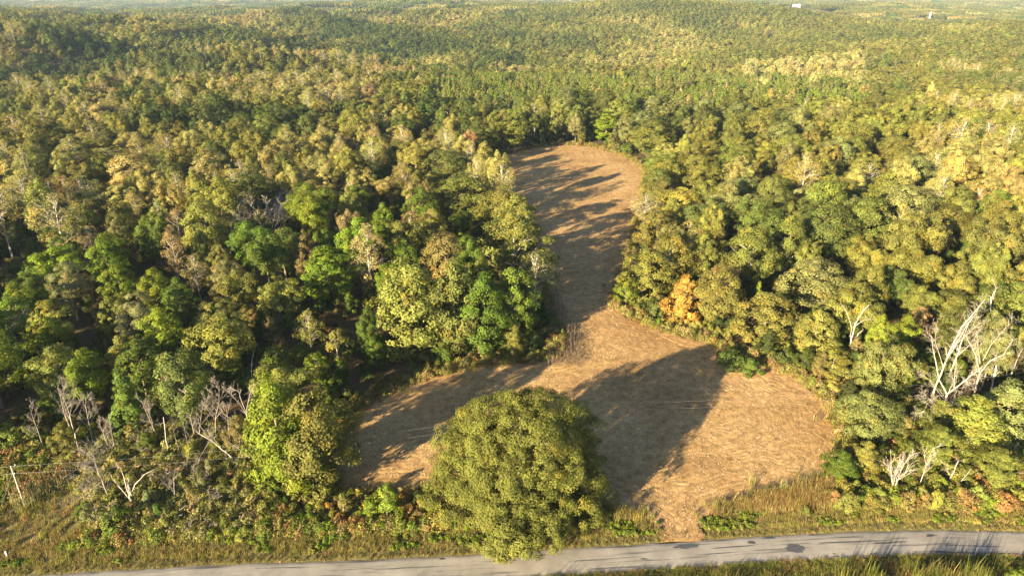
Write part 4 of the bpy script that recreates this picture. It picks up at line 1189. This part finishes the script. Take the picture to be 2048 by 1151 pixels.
traced('bare_sapling', 'short forked bare trunk in the yellow brush on the right', (1893, 970),
       [([(1892, 975), (1902, 945), (1912, 918)], .16, .08), ([(1900, 950), (1890, 930)], .06, .02)], M_DEAD, 230, (2.5, 1.3), group='bare saplings')
grown('dead_tree', 'bare white limbs poking out of the upper right wood', 1945, 235, 18, M_DEAD, 231, stems=2, spread=.5, levels=3, nch=4, r0=.2, top=True)
traced('tree_stump', 'white short stump beside the light green fir', (1762, 782), [([(1759, 786), (1762, 778), (1765, 768)], .2, .15)], M_DEAD, 232, (0, 1), cat='stump', group='white stumps')
traced('tree_stump', 'white short stump at the right rim of the field', (1639, 765), [([(1638, 768), (1640, 760), (1641, 752)], .22, .18)], M_DEAD, 233, (0, 1), cat='stump', group='white stumps')

def fallen(name, label, polys, mat, seed, group='fallen branches'):
    rng = np.random.default_rng(seed)
    T = Tubes(5)
    b = None
    for pts, ra, rb in polys:
        W = np.array([(*at(px, py, z), z) for px, py, z in pts])
        if b is None: b = np.array([W[0][0], W[0][1], 0])
        T.add(W - b, np.linspace(ra, rb, len(W)))
        for _ in range(3):
            i = int(rng.integers(1, len(W))); d = unit(np.array([rng.normal(), rng.normal(), .5]))
            grow(T, rng, W[i] - b, d, rng.uniform(.6, 1.6), .03, 2, 3, .6, 3, 0)
    o = bpy.data.objects.new(name, T.mesh(name, mat)); o.location = b
    tag(link(o), label, 'branch', group)
fallen('fallen_branch', 'pale dead limb lying in the weeds below the white stump', [([(318, 1048, .6), (345, 1051, 1.2), (370, 1054, 1.0), (388, 1066, .4)], .10, .03), ([(340, 1050, 1.0), (352, 1030, 2.2), (358, 1020, 2.6)], .05, .02)], M_DEAD, 301)
fallen('fallen_branch', 'curled bare limb left of the pale dead limb', [([(292, 1032, 1.6), (305, 1028, 1.9), (298, 1040, 1.0), (305, 1055, .3)], .06, .02)], M_DEAD, 302)
fallen('fallen_branch', 'small forked limb at the foot of the tall roadside tree', [([(486, 1032, .5), (494, 1015, 1.6), (500, 1005, 2.0)], .08, .03), ([(492, 1018, 1.4), (476, 1016, 1.6), (472, 1008, 1.8)], .05, .02)], M_DEAD, 303)
fallen('fallen_branch', 'crooked bare limb showing through the tall roadside tree', [([(556, 935, 4.0), (564, 922, 5.2), (568, 905, 6.5), (576, 910, 6.2)], .09, .05), ([(556, 935, 4.0), (545, 928, 4.5), (530, 918, 5.2)], .06, .02), ([(568, 898, 7), (568, 880, 8.2), (576, 872, 8.8)], .07, .02)], M_DEAD, 304)

# ------------------------------------------------------------------ small growth: grass, weeds, canes, dry stalks
def tuft(name, seed, n, h, spread, w, lean=.35, plume=None):
    rng = np.random.default_rng(seed)
    b = rng.normal(size=(n, 2)) * spread
    a = rng.uniform(0, 6.28, n); L = h * rng.uniform(.55, 1.15, n); ln = rng.uniform(.05, lean, n)
    d = np.stack([np.cos(a), np.sin(a)], 1)
    s = np.stack([-np.sin(a), np.cos(a), 0 * a], 1) * w * rng.uniform(.6, 1.3, n)[:, None]
    p0 = np.concatenate([b, np.full((n, 1), -.05)], 1)
    p1 = np.concatenate([b + d * (ln * L * .35)[:, None], (L * .6)[:, None]], 1)
    p2 = np.concatenate([b + d * (ln * L)[:, None], L[:, None]], 1)
    V = np.stack([p0 - s, p0 + s, p1 + s * .8, p1 - s * .8, p2 + s * .2, p2 - s * .2], 1).reshape(-1, 3)
    k = np.arange(n)[:, None] * 6
    Q = np.concatenate([k + np.array([[0, 1, 2, 3]]), k + np.array([[3, 2, 4, 5]])])
    v = rng.random(n); hu = np.zeros(n)
    var = np.concatenate([v, v]); hue = np.concatenate([hu, hu + .3])
    return mesh_np(name, V, Q, mats=(M_GRASS,), fattr={'var': var, 'hue': hue})

def weed(name, seed, h, n, ls, spread):
    rng = np.random.default_rng(seed)
    V, Q, var, hu, C = crown_arrays(rng, h, spread, .05, 'flat', max(4, n // 14), h * .35, 14, ls, irr=.4, hue=.3)
    return mesh_np(name, V, Q, mats=(M_LEAF,), fattr={'var': var, 'hue': hu})

SMALL = [tuft('tuft_short', 61, 26, .42, .22, .016), tuft('tuft_tall', 62, 30, 1.05, .28, .020), tuft('tuft_wild', 63, 34, 1.5, .35, .024, .6),
         weed('weed_low', 64, .7, 90, .22, .6), weed('weed_mid', 65, 1.2, 130, .24, .7), weed('weed_high', 66, 1.8, 150, .24, .8)]

def poly_px(P):
    return np.array([at(*p) for p in P])
Z_DRY = poly_px([(-60, 1030), (60, 990), (140, 970), (205, 1030), (165, 1085), (60, 1115), (-60, 1135)])
Z_SCRUB = poly_px([(120, 940), (200, 880), (300, 850), (500, 870), (560, 960), (540, 1050), (400, 1082), (180, 1066), (150, 1000)])
Z_SUMAC = poly_px([(630, 985), (870, 985), (870, 1045), (630, 1050)])
Z_BROWN = poly_px([(1415, 1030), (1500, 1005), (1600, 978), (1660, 960), (1690, 1000), (1650, 1035), (1500, 1045), (1430, 1048)])
Z_GOLD = poly_px([(1650, 985), (1750, 985), (1850, 975), (2060, 930), (2060, 1050), (1850, 1045), (1690, 1045)])

def small_growth():
    rng = np.random.default_rng(88)
    P, R_, S, T_, I = [], [], [], [], []
    def put(x, y, k, tint, i, kz=1.0):
        P.append((x, y, (float(terrain(x, y)) if y > 380 else 0.0) - .03)); R_.append((rng.normal() * .06, rng.normal() * .06, rng.uniform(0, 6.28)))
        S.append((k, k, k * kz)); T_.append(jit(TINT[tint], rng, .15)); I.append(i)
    # candidate places: both road sides and the field rim
    n = 60000
    x = rng.uniform(-112, 112, n); y = road_y(x) + rng.uniform(-16, 42, n)
    Q = np.stack([x, y], 1)
    sd = field_sd(Q); br = beyond_road(Q); rd = road_d(Q)
    dry = inside(Q, Z_DRY); scr = inside(Q, Z_SCRUB); sum_ = inside(Q, Z_SUMAC); brn = inside(Q, Z_BROWN); gold = inside(Q, Z_GOLD)
    patch = vnoise(x / 3.2, y / 3.2, 71); patch2 = vnoise(x / 7.0, y / 5.0, 72)
    for k in range(n):
        a, b = Q[k]; e = rd[k]
        if e < .05 or sd[k] > rng.exponential(.9) - .4: continue
        u = rng.random()
        if br[k] < 0:                                   # camera side of the road
            if e > 14: continue
            h = min(1, .15 + e * .13)
            tn = rng.choice(['olive', 'mid green', 'yellow-green', 'olive', 'olive brown'] if patch[k] < .55 else ['golden', 'tan', 'rust brown', 'olive brown', 'olive'])
            put(a, b, .75 + h * .3, tn, 1 if e < 2.5 or u < .72 else (3 if u < .78 else 2), (.55 + h * .35))
            continue
        if br[k] > 40 or (br[k] > 20 and -24 < a < 40): continue
        if dry[k]:
            tn = rng.choice(['golden', 'tan', 'rust brown', 'olive brown', 'straw yellow'] if patch[k] < .62 else ['olive', 'yellow-green', 'golden'])
            
            if patch2[k] < .62 and u < .6: continue
            put(a, b, rng.uniform(.6, 1.05), tn, 1 if u < .85 else 2, .65); continue
        if e < 1.8:
            put(a, b, rng.uniform(.6, 1.0), rng.choice(['olive', 'olive brown', 'tan', 'straw yellow']), 0); continue
        if e < 5.5:
            if patch[k] > .62: put(a, b, rng.uniform(.6, 1.0), rng.choice(['mid green', 'bright green', 'olive']), 3)
            else: put(a, b, rng.uniform(.7, 1.1), rng.choice(['olive', 'golden', 'tan', 'straw yellow', 'olive brown']), 1, .6)
            continue
        if brn[k]:
            put(a, b, rng.uniform(.9, 1.3), rng.choice(['rust brown', 'tan', 'golden', 'olive brown', 'tan']), 2 if u < .75 else 1); continue
        if sd[k] > -3.0 and not scr[k] and not sum_[k]:
            put(a, b, rng.uniform(.8, 1.3), rng.choice(['tan', 'straw yellow', 'olive brown', 'golden', 'olive']), 1 if u < .7 else 2); continue
        if sum_[k]:
            put(a, b, rng.uniform(.8, 1.3), rng.choice(['orange', 'rust brown', 'bright green', 'olive', 'lime green', 'golden'] if e > 6 else ['lime green', 'mid green', 'rust brown', 'bright green']), 4 if u < .6 else 3); continue
        if gold[k]:
            put(a, b, rng.uniform(.8, 1.4), rng.choice(['golden', 'yellow-green', 'rust brown', 'olive', 'golden', 'olive brown'] if patch2[k] > .45 else ['yellow-green', 'bright green', 'lime green', 'golden']), 4 if u < .5 else (5 if u < .7 else 1)); continue
        if scr[k]:
            if u < .75: put(a, b, rng.uniform(.8, 1.4), rng.choice(['olive', 'olive brown', 'straw yellow', 'grey-green', 'tan', 'yellow-green']), int(rng.choice([2, 2, 4, 5])))
            continue
        if e < 16 or a < -24 or a > 40:
            if u < .7: put(a, b, rng.uniform(.8, 1.3), rng.choice(['olive', 'golden', 'bright green', 'mid green', 'rust brown', 'olive brown', 'yellow-green']), int(rng.choice([1, 3, 4, 5])))
    # the rim round the field farther away
    per = np.concatenate([FIELD, FIELD[:1]]); sl = np.concatenate([[0], np.cumsum(np.linalg.norm(np.diff(per, axis=0), axis=1))])
    m = 9000; s_ = rng.uniform(0, sl[-1], m)
    X = np.interp(s_, sl, per[:, 0]) + rng.normal(size=m) * 1.5; Y = np.interp(s_, sl, per[:, 1]) + rng.normal(size=m) * 1.5
    QQ = np.stack([X, Y], 1); sdd = field_sd(QQ); bb = beyond_road(QQ)
    for k in range(m):
        if sdd[k] > rng.exponential(.9) - .3 or bb[k] < 18: continue
        put(X[k], Y[k], rng.uniform(.8, 1.4), rng.choice(['tan', 'straw yellow', 'olive brown', 'golden', 'olive', 'rust brown', 'yellow-green']), int(rng.choice([1, 1, 2, 4, 5])))
    # tall growth just below the picture's lower edge, it throws the long shadows across the road
    for _ in range(1100):
        a = rng.uniform(-60, 85); b = float(road_y(a)) - rng.uniform(7.2 if a < 35 else 8.2, 14)
        if vnoise(np.array([a / 6.0]), np.array([3.3]), 75)[0] < (.42 if a < 35 else .40): continue
        k = rng.uniform(.8, 1.2) * (1.35 if a > 40 else 1.0)
        put(a, b, k, rng.choice(['olive', 'mid green', 'olive brown']), 2, rng.uniform(1.2, 2.2))
    scatter('grass_and_weeds', 'grass and weeds along the road, the field rim and the roadside slope', 'grass', P, R_, S, T_, I, SMALL)
    print('small growth', len(P))
small_growth()

def stalks(name, label, cat, pts, h, tint_a, tint_b, seed, plume=False):
    """standing stalks with drooping leaf blades, one joined mass"""
    rng = np.random.default_rng(seed)
    Vs, F, va = [], [], []
    n = 0
    V = []; Q = []; var = []
    for (x, y) in pts:
        H = h * rng.uniform(.7, 1.15); z0 = float(terrain(x, y)); lx, ly = rng.normal(size=2) * .12 * H
        base = np.array([x, y, z0]); tip = base + np.array([lx, ly, H])
        a = rng.uniform(0, 3.14); s = np.array([math.cos(a), math.sin(a), 0]) * .03
        V += [base - s, base + s, tip + s * .6, tip - s * .6]; Q.append([n, n + 1, n + 2, n + 3]); n += 4; var.append(rng.random() * .6)
        for j in range(5):
            f = rng.uniform(.2, .95); p = base + (tip - base) * f; b = rng.uniform(0, 6.28); L = rng.uniform(.3, .7)
            d = np.array([math.cos(b), math.sin(b), 0]); w = np.array([-d[1], d[0], 0]) * .04
            m = p + d * L * .5 + np.array([0, 0, .12]); e = p + d * L + np.array([0, 0, -.25 * L])
            V += [p - w, p + w, m + w, m - w, e]; Q.append([n, n + 1, n + 2, n + 3]); Q.append([n + 3, n + 2, n + 4, n + 4]); n += 5; v = rng.random(); var += [v, v]
        if plume:
            for j in range(4):
                b = rng.uniform(0, 6.28); r = .07; d = np.array([math.cos(b), math.sin(b), 0]) * r
                V += [tip - d * .3 - np.array([0, 0, .1]), tip + d + np.array([0, 0, .12]), tip + np.array([0, 0, .42]), tip - d + np.array([0, 0, .15])]
                Q.append([n, n + 1, n + 2, n + 3]); n += 4; var.append(2.0)
    m_, nt, out = new_mat(name + '_material')
    vv = nd(nt, 'ShaderNodeAttribute', attribute_name='var')
    r = ramp(nt, ((0, tint_a), (.49, tint_b), (.5, (.36, .17, .07))), None)
    hf = nd(nt, 'ShaderNodeMath', operation='MULTIPLY'); hf.inputs[1].default_value = .48; nt.links.new(vv.outputs['Fac'], hf.inputs[0]); nt.links.new(hf.outputs[0], r.inputs[0])
    p = nd(nt, 'ShaderNodeBsdfPrincipled'); p.inputs['Roughness'].default_value = .75; nt.links.new(r.outputs[0], p.inputs['Base Color']); nt.links.new(p.outputs[0], out.inputs['Surface'])
    Qa = np.array(Q); dg = Qa[:, 2] == Qa[:, 3]
    va = np.array(var)
    me = mesh_np(name, np.array(V), Qa[~dg], Qa[dg][:, :3], (m_,), fattr={'var': np.concatenate([va[~dg], va[dg]])})
    return tag(link(bpy.data.objects.new(name, me)), label, cat, kind='stuff')

rs = np.random.default_rng(64)
cs = []
for row in range(9):
    for k in range(95):
        f = k / 95.0
        px = 1098 + row * 7.5 + 24 * (1 - f) * -.2 + rs.normal() * 1.2; py = 585 + f * 150
        lim = 1098 + 20 + 52 * min(1, max(0, (py - 590) / 110))
        if px > lim: continue
        x, y = at(px, py); cs.append((x + rs.normal() * .12, y + rs.normal() * .2))
stalks('dry_corn_stalks', 'brown standing dry stalks in rows at the left of the field neck', 'corn stalks', cs, 2.2, (.07, .045, .026), (.17, .115, .062), 65)
cs = []
for _ in range(330):
    f = rs.random(); px = 30 + f * 115 + rs.normal() * 8; py = 1010 - f * 55 + rs.normal() * 9
    cs.append(at(px, py))
stalks('cane_thicket', 'tall green canes with rusty plumes beside the utility pole', 'canes', cs, 3.0, (.10, .11, .03), (.26, .22, .06), 66, True)

# ------------------------------------------------------------------ shrubs, one by one
SHRUBS = []
def shrub(px, py, kind, h, w, tint, label=None):
    x, y = at(px, py)
    q = project(x, y, h * .6)
    SHRUBS.append(dict(x=x, y=y, h=h, w=w, kind=kind, tint=tint, label=label, name='shrub', px=q[0], py=q[1]))
shrub(775, 1038, 'sapling_a', 8.8, 4.0, 'lime green', 'lime green pointed sapling left of the roadside oak')
shrub(745, 1040, 'sapling_b', 4.0, 3.0, 'lime green', 'short lime sapling at the left foot of the pointed one')
shrub(690, 1035, 'sapling_b', 5.5, 2.6, 'olive', 'thin olive sapling left of the lime green pointed one')
shrub(240, 1060, 'shrub_a', 5.0, 5.0, 'mid green', 'vine covered green shrub wrapped round the white stump')
shrub(1610, 1025, 'shrub_b', 1.6, 2.6, 'dull green', 'lone dull green shrub in the brown grass right of the field entrance')
shrub(1460, 730, 'shrub_b', 4.2, 9.0, 'dark green', 'dark green shrub in the oak shadow at the right rim of the field')
shrub(1500, 745, 'shrub_a', 3.8, 6.0, 'mid green', 'green shrub right of the dark shrub in the oak shadow')
shrub(1700, 800, 'shrub_a', 4.0, 5.0, 'bright green', 'bright green shrub left below the light green fir')
shrub(1665, 785, 'shrub_a', 4.0, 5.0, 'yellow-green', 'yellow-green shrub at the right rim of the field')
shrub(1710, 785, 'shrub_c', 4.0, 5.0, 'dark red', 'dark red brown shrub left of the light green fir')
shrub(1770, 800, 'shrub_c', 4.0, 4.0, 'pale tan', 'pale grey dry shrub below the light green fir')
shrub(2035, 1165, 'shrub_a', 2.6, 3.6, 'lime green', 'lime green shrub at the lower right corner by the road')
shrub(1985, 1170, 'shrub_b', 1.8, 3.0, 'yellow-green', 'yellow-green shrub left of the lime one in the lower right corner')
rsh = np.random.default_rng(404)
def fill_shrubs(poly, n, kinds, tints, h, w, dmin=1.7):
    lo, hi = poly.min(0), poly.max(0); tries = 0; got = 0
    while got < n and tries < 6000:
        tries += 1
        p = rsh.uniform(lo, hi)
        if not inside(p[None], poly)[0] or road_d(p[None])[0] < 5.0 or field_sd(p[None])[0] > -1: continue
        if any((p[0] - s['x']) ** 2 + (p[1] - s['y']) ** 2 < dmin ** 2 for s in SHRUBS): continue
        hh = rsh.uniform(*h); q = project(p[0], p[1], hh * .6)
        if q[0] < 0 or q[0] > 2048: continue
        SHRUBS.append(dict(x=p[0], y=p[1], h=hh, w=rsh.uniform(*w), kind=str(rsh.choice(kinds)), tint=str(rsh.choice(tints)), label=None, name='shrub', px=q[0], py=q[1])); got += 1
fill_shrubs(Z_SCRUB, 62, ['shrub_a', 'shrub_b', 'shrub_c'], ['olive', 'grey-green', 'olive brown', 'yellow-green', 'grey-green', 'olive', 'straw yellow', 'mid green'], (1.6, 3.8), (2.4, 4.4))
fill_shrubs(Z_SUMAC, 30, ['shrub_c', 'shrub_b', 'shrub_c'], ['orange', 'rust brown', 'golden', 'olive', 'lime green', 'olive brown'], (1.4, 2.8), (1.8, 3.0), 1.4)
fill_shrubs(poly_px([(400, 1010), (640, 990), (640, 1065), (400, 1085)]), 20, ['shrub_b', 'shrub_a'], ['mid green', 'bright green', 'yellow-green', 'olive'], (1.2, 2.8), (1.8, 3.2))
fill_shrubs(poly_px([(870, 1040), (1240, 1030), (1290, 1060), (870, 1085)]), 16, ['shrub_b', 'shrub_c'], ['lime green', 'bright green', 'rust brown', 'golden', 'olive'], (.9, 1.8), (1.5, 2.6))
fill_shrubs(Z_GOLD, 60, ['shrub_a', 'shrub_b', 'shrub_c'], ['yellow-green', 'golden', 'olive', 'olive brown', 'yellow-green', 'lime green', 'yellow-green', 'olive', 'rust brown'], (1.6, 4.2), (2.0, 4.2))
fill_shrubs(poly_px([(1600, 765), (1640, 770), (1720, 850), (1725, 940), (1690, 970), (1702, 890), (1680, 830)]), 16, ['shrub_a', 'shrub_b'], ['olive', 'yellow-green', 'dull green', 'olive brown'], (1.2, 2.8), (1.8, 3.2))
fill_shrubs(poly_px([(1250, 640), (1400, 668), (1540, 725), (1620, 760), (1650, 740), (1540, 690), (1400, 645), (1260, 610)]), 24, ['shrub_a', 'shrub_b'], ['olive', 'yellow-green', 'mid green', 'golden'], (1.6, 3.6), (2.4, 4.2))
fill_shrubs(poly_px([(700, 815), (830, 755), (1080, 712), (1075, 690), (820, 735), (690, 790)]), 18, ['shrub_a', 'shrub_b', 'shrub_c'], ['olive', 'olive brown', 'yellow-green', 'mid green', 'rust brown'], (1.2, 3.0), (1.8, 3.4))
fill_shrubs(poly_px([(10, 840), (140, 790), (330, 790), (330, 850), (200, 880), (110, 930), (10, 960)]), 34, ['shrub_a', 'shrub_b'], ['dark green', 'mid green', 'olive brown'], (1.6, 3.0), (2.4, 4.0))
fill_shrubs(poly_px([(1085, 640), (1120, 655), (1135, 700), (1160, 715), (1150, 735), (1060, 728), (1070, 690)]), 18, ['shrub_a', 'shrub_b', 'shrub_c'], ['olive brown', 'rust brown', 'olive', 'dull green'], (1.2, 2.4), (1.8, 3.2), 1.4)
BARE = []
for _ in range(400):
    if len(BARE) >= 16: break
    p = rsh.uniform(Z_SCRUB.min(0), Z_SCRUB.max(0)); q = project(p[0], p[1], 1.5)
    if not inside(p[None], Z_SCRUB)[0] or q[0] > 480 or any(math.hypot(p[0] - e['x'], p[1] - e['y']) < 3 for e in BARE): continue
    BARE.append(dict(x=p[0], y=p[1], px=q[0], py=q[1], kind='bare', tint='grey'))
SHAPE['bare'] = 'bare twiggy shrub'
SMARKS = [('the utility pole', 45, 980), ('the white many-limbed stump', 262, 1000), ('the cedar', 238, 860), ('the straight dead trunk', 335, 900), ('the fallen pale limbs', 430, 905),
          ('the tall roadside pair', 590, 990), ('the lime pointed sapling', 775, 1005), ('the roadside oak', 1040, 1050), ('the field entrance', 1370, 1070),
          ('the white bare sapling', 1785, 950), ('the orange maple', 1370, 660), ('the yellow corner tree', 815, 730), ('the dry stalks', 1130, 700),
          ('the sage round tree', 1748, 860), ('the slim bare sapling', 1836, 960), ('the leaning bare stem', 1920, 965), ('the lower right edge', 2040, 1010), ('the shaded right rim', 1500, 720)]
auto_labels([s for s in SHRUBS if s['label'] is None], SMARKS)
auto_labels(BARE, SMARKS)
for k, e in enumerate(BARE):
    grown('bare_shrub', e['label'], *project(e['x'], e['y'], 0)[:2], float(rsh.uniform(2.6, 4.6)), M_DEADG, 600 + k, stems=5, spread=.7, levels=3, nch=4, r0=.05, fan=.5, cat='shrub', group='bare shrubs on the roadside slope', start=.15)
for s in SHRUBS:
    add_plant(s, 'sapling' if s['kind'].startswith('sapling') else 'shrub', 'shrubs and saplings by the road and the field', rngp, 'sapling' if s['kind'].startswith('sapling') else 'shrub')

# ------------------------------------------------------------------ utility poles and wires
def plain(name, c, rough=.7, metal=0.0):
    m, nt, out = new_mat(name)
    n = noise(nt, 4.0, 5, .6); r = ramp(nt, ((.3, tuple(v * .8 for v in c)), (.7, tuple(min(1, v * 1.15) for v in c))), n.outputs['Fac'])
    p = nd(nt, 'ShaderNodeBsdfPrincipled'); p.inputs['Roughness'].default_value = rough; p.inputs['Metallic'].default_value = metal
    nt.links.new(r.outputs[0], p.inputs['Base Color']); nt.links.new(p.outputs[0], out.inputs['Surface'])
    return m
M_POLE = bark_mat('pole_wood', (.30, .23, .16), (.46, .37, .27), 4.0)
M_POLED = bark_mat('dark_pole_wood', (.05, .04, .03), (.09, .07, .055), 4.0)
M_PORC = plain('white_porcelain', (.72, .72, .70), .3)
M_WIRE = plain('wire_metal', (.36, .35, .33), .5, .6)
M_WHITE = plain('white_paint', (.78, .78, .76), .5)
def box_mesh(name, sx, sy, sz, mat, loc=(0, 0, 0)):
    v = np.array([(x, y, z) for z in (-.5, .5) for y in (-.5, .5) for x in (-.5, .5)]) * (sx, sy, sz) + np.array(loc)
    q = [(0, 2, 3, 1), (4, 5, 7, 6), (0, 1, 5, 4), (2, 6, 7, 3), (0, 4, 6, 2), (1, 3, 7, 5)]
    return mesh_np(name, v, q, mats=(mat,))
def utility_pole(label, x, y, H, mat, rz, guy=None):
    root = empty('utility_pole', (x, y, 0), rz); tag(root, label, 'pole', 'utility poles along the road')
    T = Tubes(10); T.add([(0, 0, -.5), (0, 0, H * .5), (0, 0, H)], [.17, .145, .115]); link(bpy.data.objects.new('post', T.mesh('pole_post', mat)), root)
    arm = link(bpy.data.objects.new('crossarm', box_mesh('crossarm', .09, 1.5, .11, mat, (.17, .35, H - .35))), root)
    for yy in (.95,):
        I = Tubes(8); I.add([(.17, yy, H - .30), (.17, yy, H - .22), (.17, yy, H - .12)], [.05, .08, .04]); link(bpy.data.objects.new('insulator', I.mesh('insulator', M_PORC)), arm)
    I = Tubes(8); I.add([(0, 0, H), (0, 0, H + .1), (0, 0, H + .22)], [.04, .08, .04]); link(bpy.data.objects.new('insulator', I.mesh('insulator_top', M_PORC)), root)
    B = Tubes(8); B.add([(.2, 0, H - 1.45), (.2, 0, H - 1.25)], [.06, .06]); link(bpy.data.objects.new('bracket', B.mesh('bracket', M_PORC)), root)
    if guy:
        G = Tubes(4); G.add([(0, 0, H - .9), guy], [.018, .018]); link(bpy.data.objects.new('guy_wire', G.mesh('guy_wire', M_WIRE)), root)
    return root
pa = at(50, 1011); pb = at(1163, 809, 8.6); pc = (118.0, 131.0); pz = (-168.0, 92.0)
HP = 8.6
utility_pole('pale weathered utility pole beside the canes at the lower left', pa[0], pa[1], HP, M_POLE, math.atan2(pb[1] - pa[1], pb[0] - pa[0]), (-3.6, -1.6, 0))
utility_pole('dark utility pole showing only its top behind the roadside oak', pb[0], pb[1], HP, M_POLED, math.atan2(pb[1] - pa[1], pb[0] - pa[0]))
def wire(label, z, stops, sag, off=0.0):
    T = Tubes(4)
    pts = []
    for (a, b) in zip(stops[:-1], stops[1:]):
        for k in range(24):
            f = k / 24.0
            pts.append((a[0] + (b[0] - a[0]) * f - off * .2, a[1] + (b[1] - a[1]) * f + off, z - sag * 4 * f * (1 - f)))
    pts.append((*stops[-1], z))
    b0 = np.array([pa[0], pa[1], 0])
    T.add(np.array(pts) - b0, [.011] * len(pts))
    o = bpy.data.objects.new('overhead_wire', T.mesh('overhead_wire', M_WIRE)); o.location = b0
    tag(link(o), label, 'wire', 'overhead wires along the road')
wire('upper overhead wire running from the left utility pole across the field', HP + .2, [pz, pa, pb, pc], 1.9)
wire('lower overhead wire running from the left utility pole across the field', HP - 1.35, [pz, pa, pb, pc], 2.1)
# white marker in the dry grass
mx, my = at(15, 1113)
root = empty('marker_post', (mx, my, 0)); tag(root, 'short white marker post in the dry grass at the lower left corner', 'marker')
T = Tubes(8); T.add([(0, 0, -.2), (0, 0, 1.0)], [.11, .11]); link(bpy.data.objects.new('post', T.mesh('marker_post', M_WHITE)), root)
T = Tubes(8); T.add([(0, 0, 1.0), (0, 0, 1.12), (0, 0, 1.2)], [.15, .15, .08]); link(bpy.data.objects.new('cap', T.mesh('marker_cap', M_WHITE)), root)

# ------------------------------------------------------------------ far buildings
M_ROOF = plain('pale_metal_roof', (.62, .62, .60), .5)
M_GLASS = plain('dark_window', (.05, .06, .07), .2)
def gable(name, label, x, y, L, W, H, rz, roofm, wallm, nwin):
    z = float(terrain(x, y))
    root = empty(name, (x, y, z), rz); tag(root, label, 'building')
    rh = W * .3
    v = [(-L / 2, -W / 2, -2), (L / 2, -W / 2, -2), (L / 2, W / 2, -2), (-L / 2, W / 2, -2), (-L / 2, -W / 2, H), (L / 2, -W / 2, H), (L / 2, W / 2, H), (-L / 2, W / 2, H), (-L / 2, 0, H + rh), (L / 2, 0, H + rh)]
    link(bpy.data.objects.new('wall', mesh_np(name + '_wall', v, [(0, 1, 5, 4), (2, 3, 7, 6), (1, 2, 6, 5), (3, 0, 4, 7)], [(5, 6, 9), (7, 4, 8)], (wallm,))), root)
    e = .7; t = .25
    def slope(s): return [(-L / 2 - e, s * (W / 2 + e), H - rh * e / (W / 2)), (L / 2 + e, s * (W / 2 + e), H - rh * e / (W / 2)), (L / 2 + e, 0, H + rh + .05), (-L / 2 - e, 0, H + rh + .05)]
    vv = slope(-1) + slope(1); vv = vv + [(a, b, c + t) for a, b, c in vv]
    q = [(0, 1, 2, 3), (7, 6, 5, 4), (8, 9, 10, 11), (15, 14, 13, 12), (0, 1, 9, 8), (4, 5, 13, 12), (1, 2, 10, 9), (0, 3, 11, 8), (5, 6, 14, 13), (4, 7, 15, 12)]
    link(bpy.data.objects.new('roof', mesh_np(name + '_roof', vv, q, mats=(roofm,))), root)
    dm = box_mesh(name + '_door', 3.2, .12, 3.4, M_GLASS); o = link(bpy.data.objects.new('door', dm), root); o.location = (-L * .32, -W / 2 - .05, 1.7)
    wm = box_mesh(name + '_window', 1.6, .12, 1.4, M_GLASS)
    for k in range(nwin):
        o = link(bpy.data.objects.new('window', wm), root); o.location = (-L * .15 + k * (L * .6 / max(1, nwin)), -W / 2 - .05, H * .55)
gable('white_barn', 'long white barn in a small clearing near the horizon', 1150, 2985, 28, 13, 6, .15, M_ROOF, M_WHITE, 4)
gable('pale_house', 'pale long building at the horizon by the right edge', 3560, 4780, 46, 18, 9, -.1, M_ROOF, M_WHITE, 4)
z = float(terrain(1680, 2950))
root = empty('white_tower', (1680, 2950, z)); tag(root, 'slim white tower rising from the distant wood on the right', 'tower')
T = Tubes(14); T.add([(0, 0, -2), (0, 0, 12), (0, 0, 23)], [3.0, 2.8, 2.6]); link(bpy.data.objects.new('shaft', T.mesh('tower_shaft', M_WHITE)), root)
T = Tubes(14); T.add([(0, 0, 23), (0, 0, 26), (0, 0, 30)], [2.9, 2.0, .3]); link(bpy.data.objects.new('roof', T.mesh('tower_roof', M_ROOF)), root)

# ------------------------------------------------------------------ the air
def haze():
    m, nt, out = new_mat('haze_air')
    v = nd(nt, 'ShaderNodeVolumePrincipled')
    v.inputs['Color'].default_value = (.62, .82, 1.0, 1); v.inputs['Density'].default_value = 3.8e-5
    v.inputs['Anisotropy'].default_value = .1
    nt.links.new(v.outputs[0], out.inputs['Volume'])
    o = bpy.data.objects.new('haze', box_mesh('haze', 36000, 17000, 330, m, (0, 8300, 75)))
    tag(link(o), 'thin bluish haze over the distant wood', 'haze', kind='stuff')
haze()
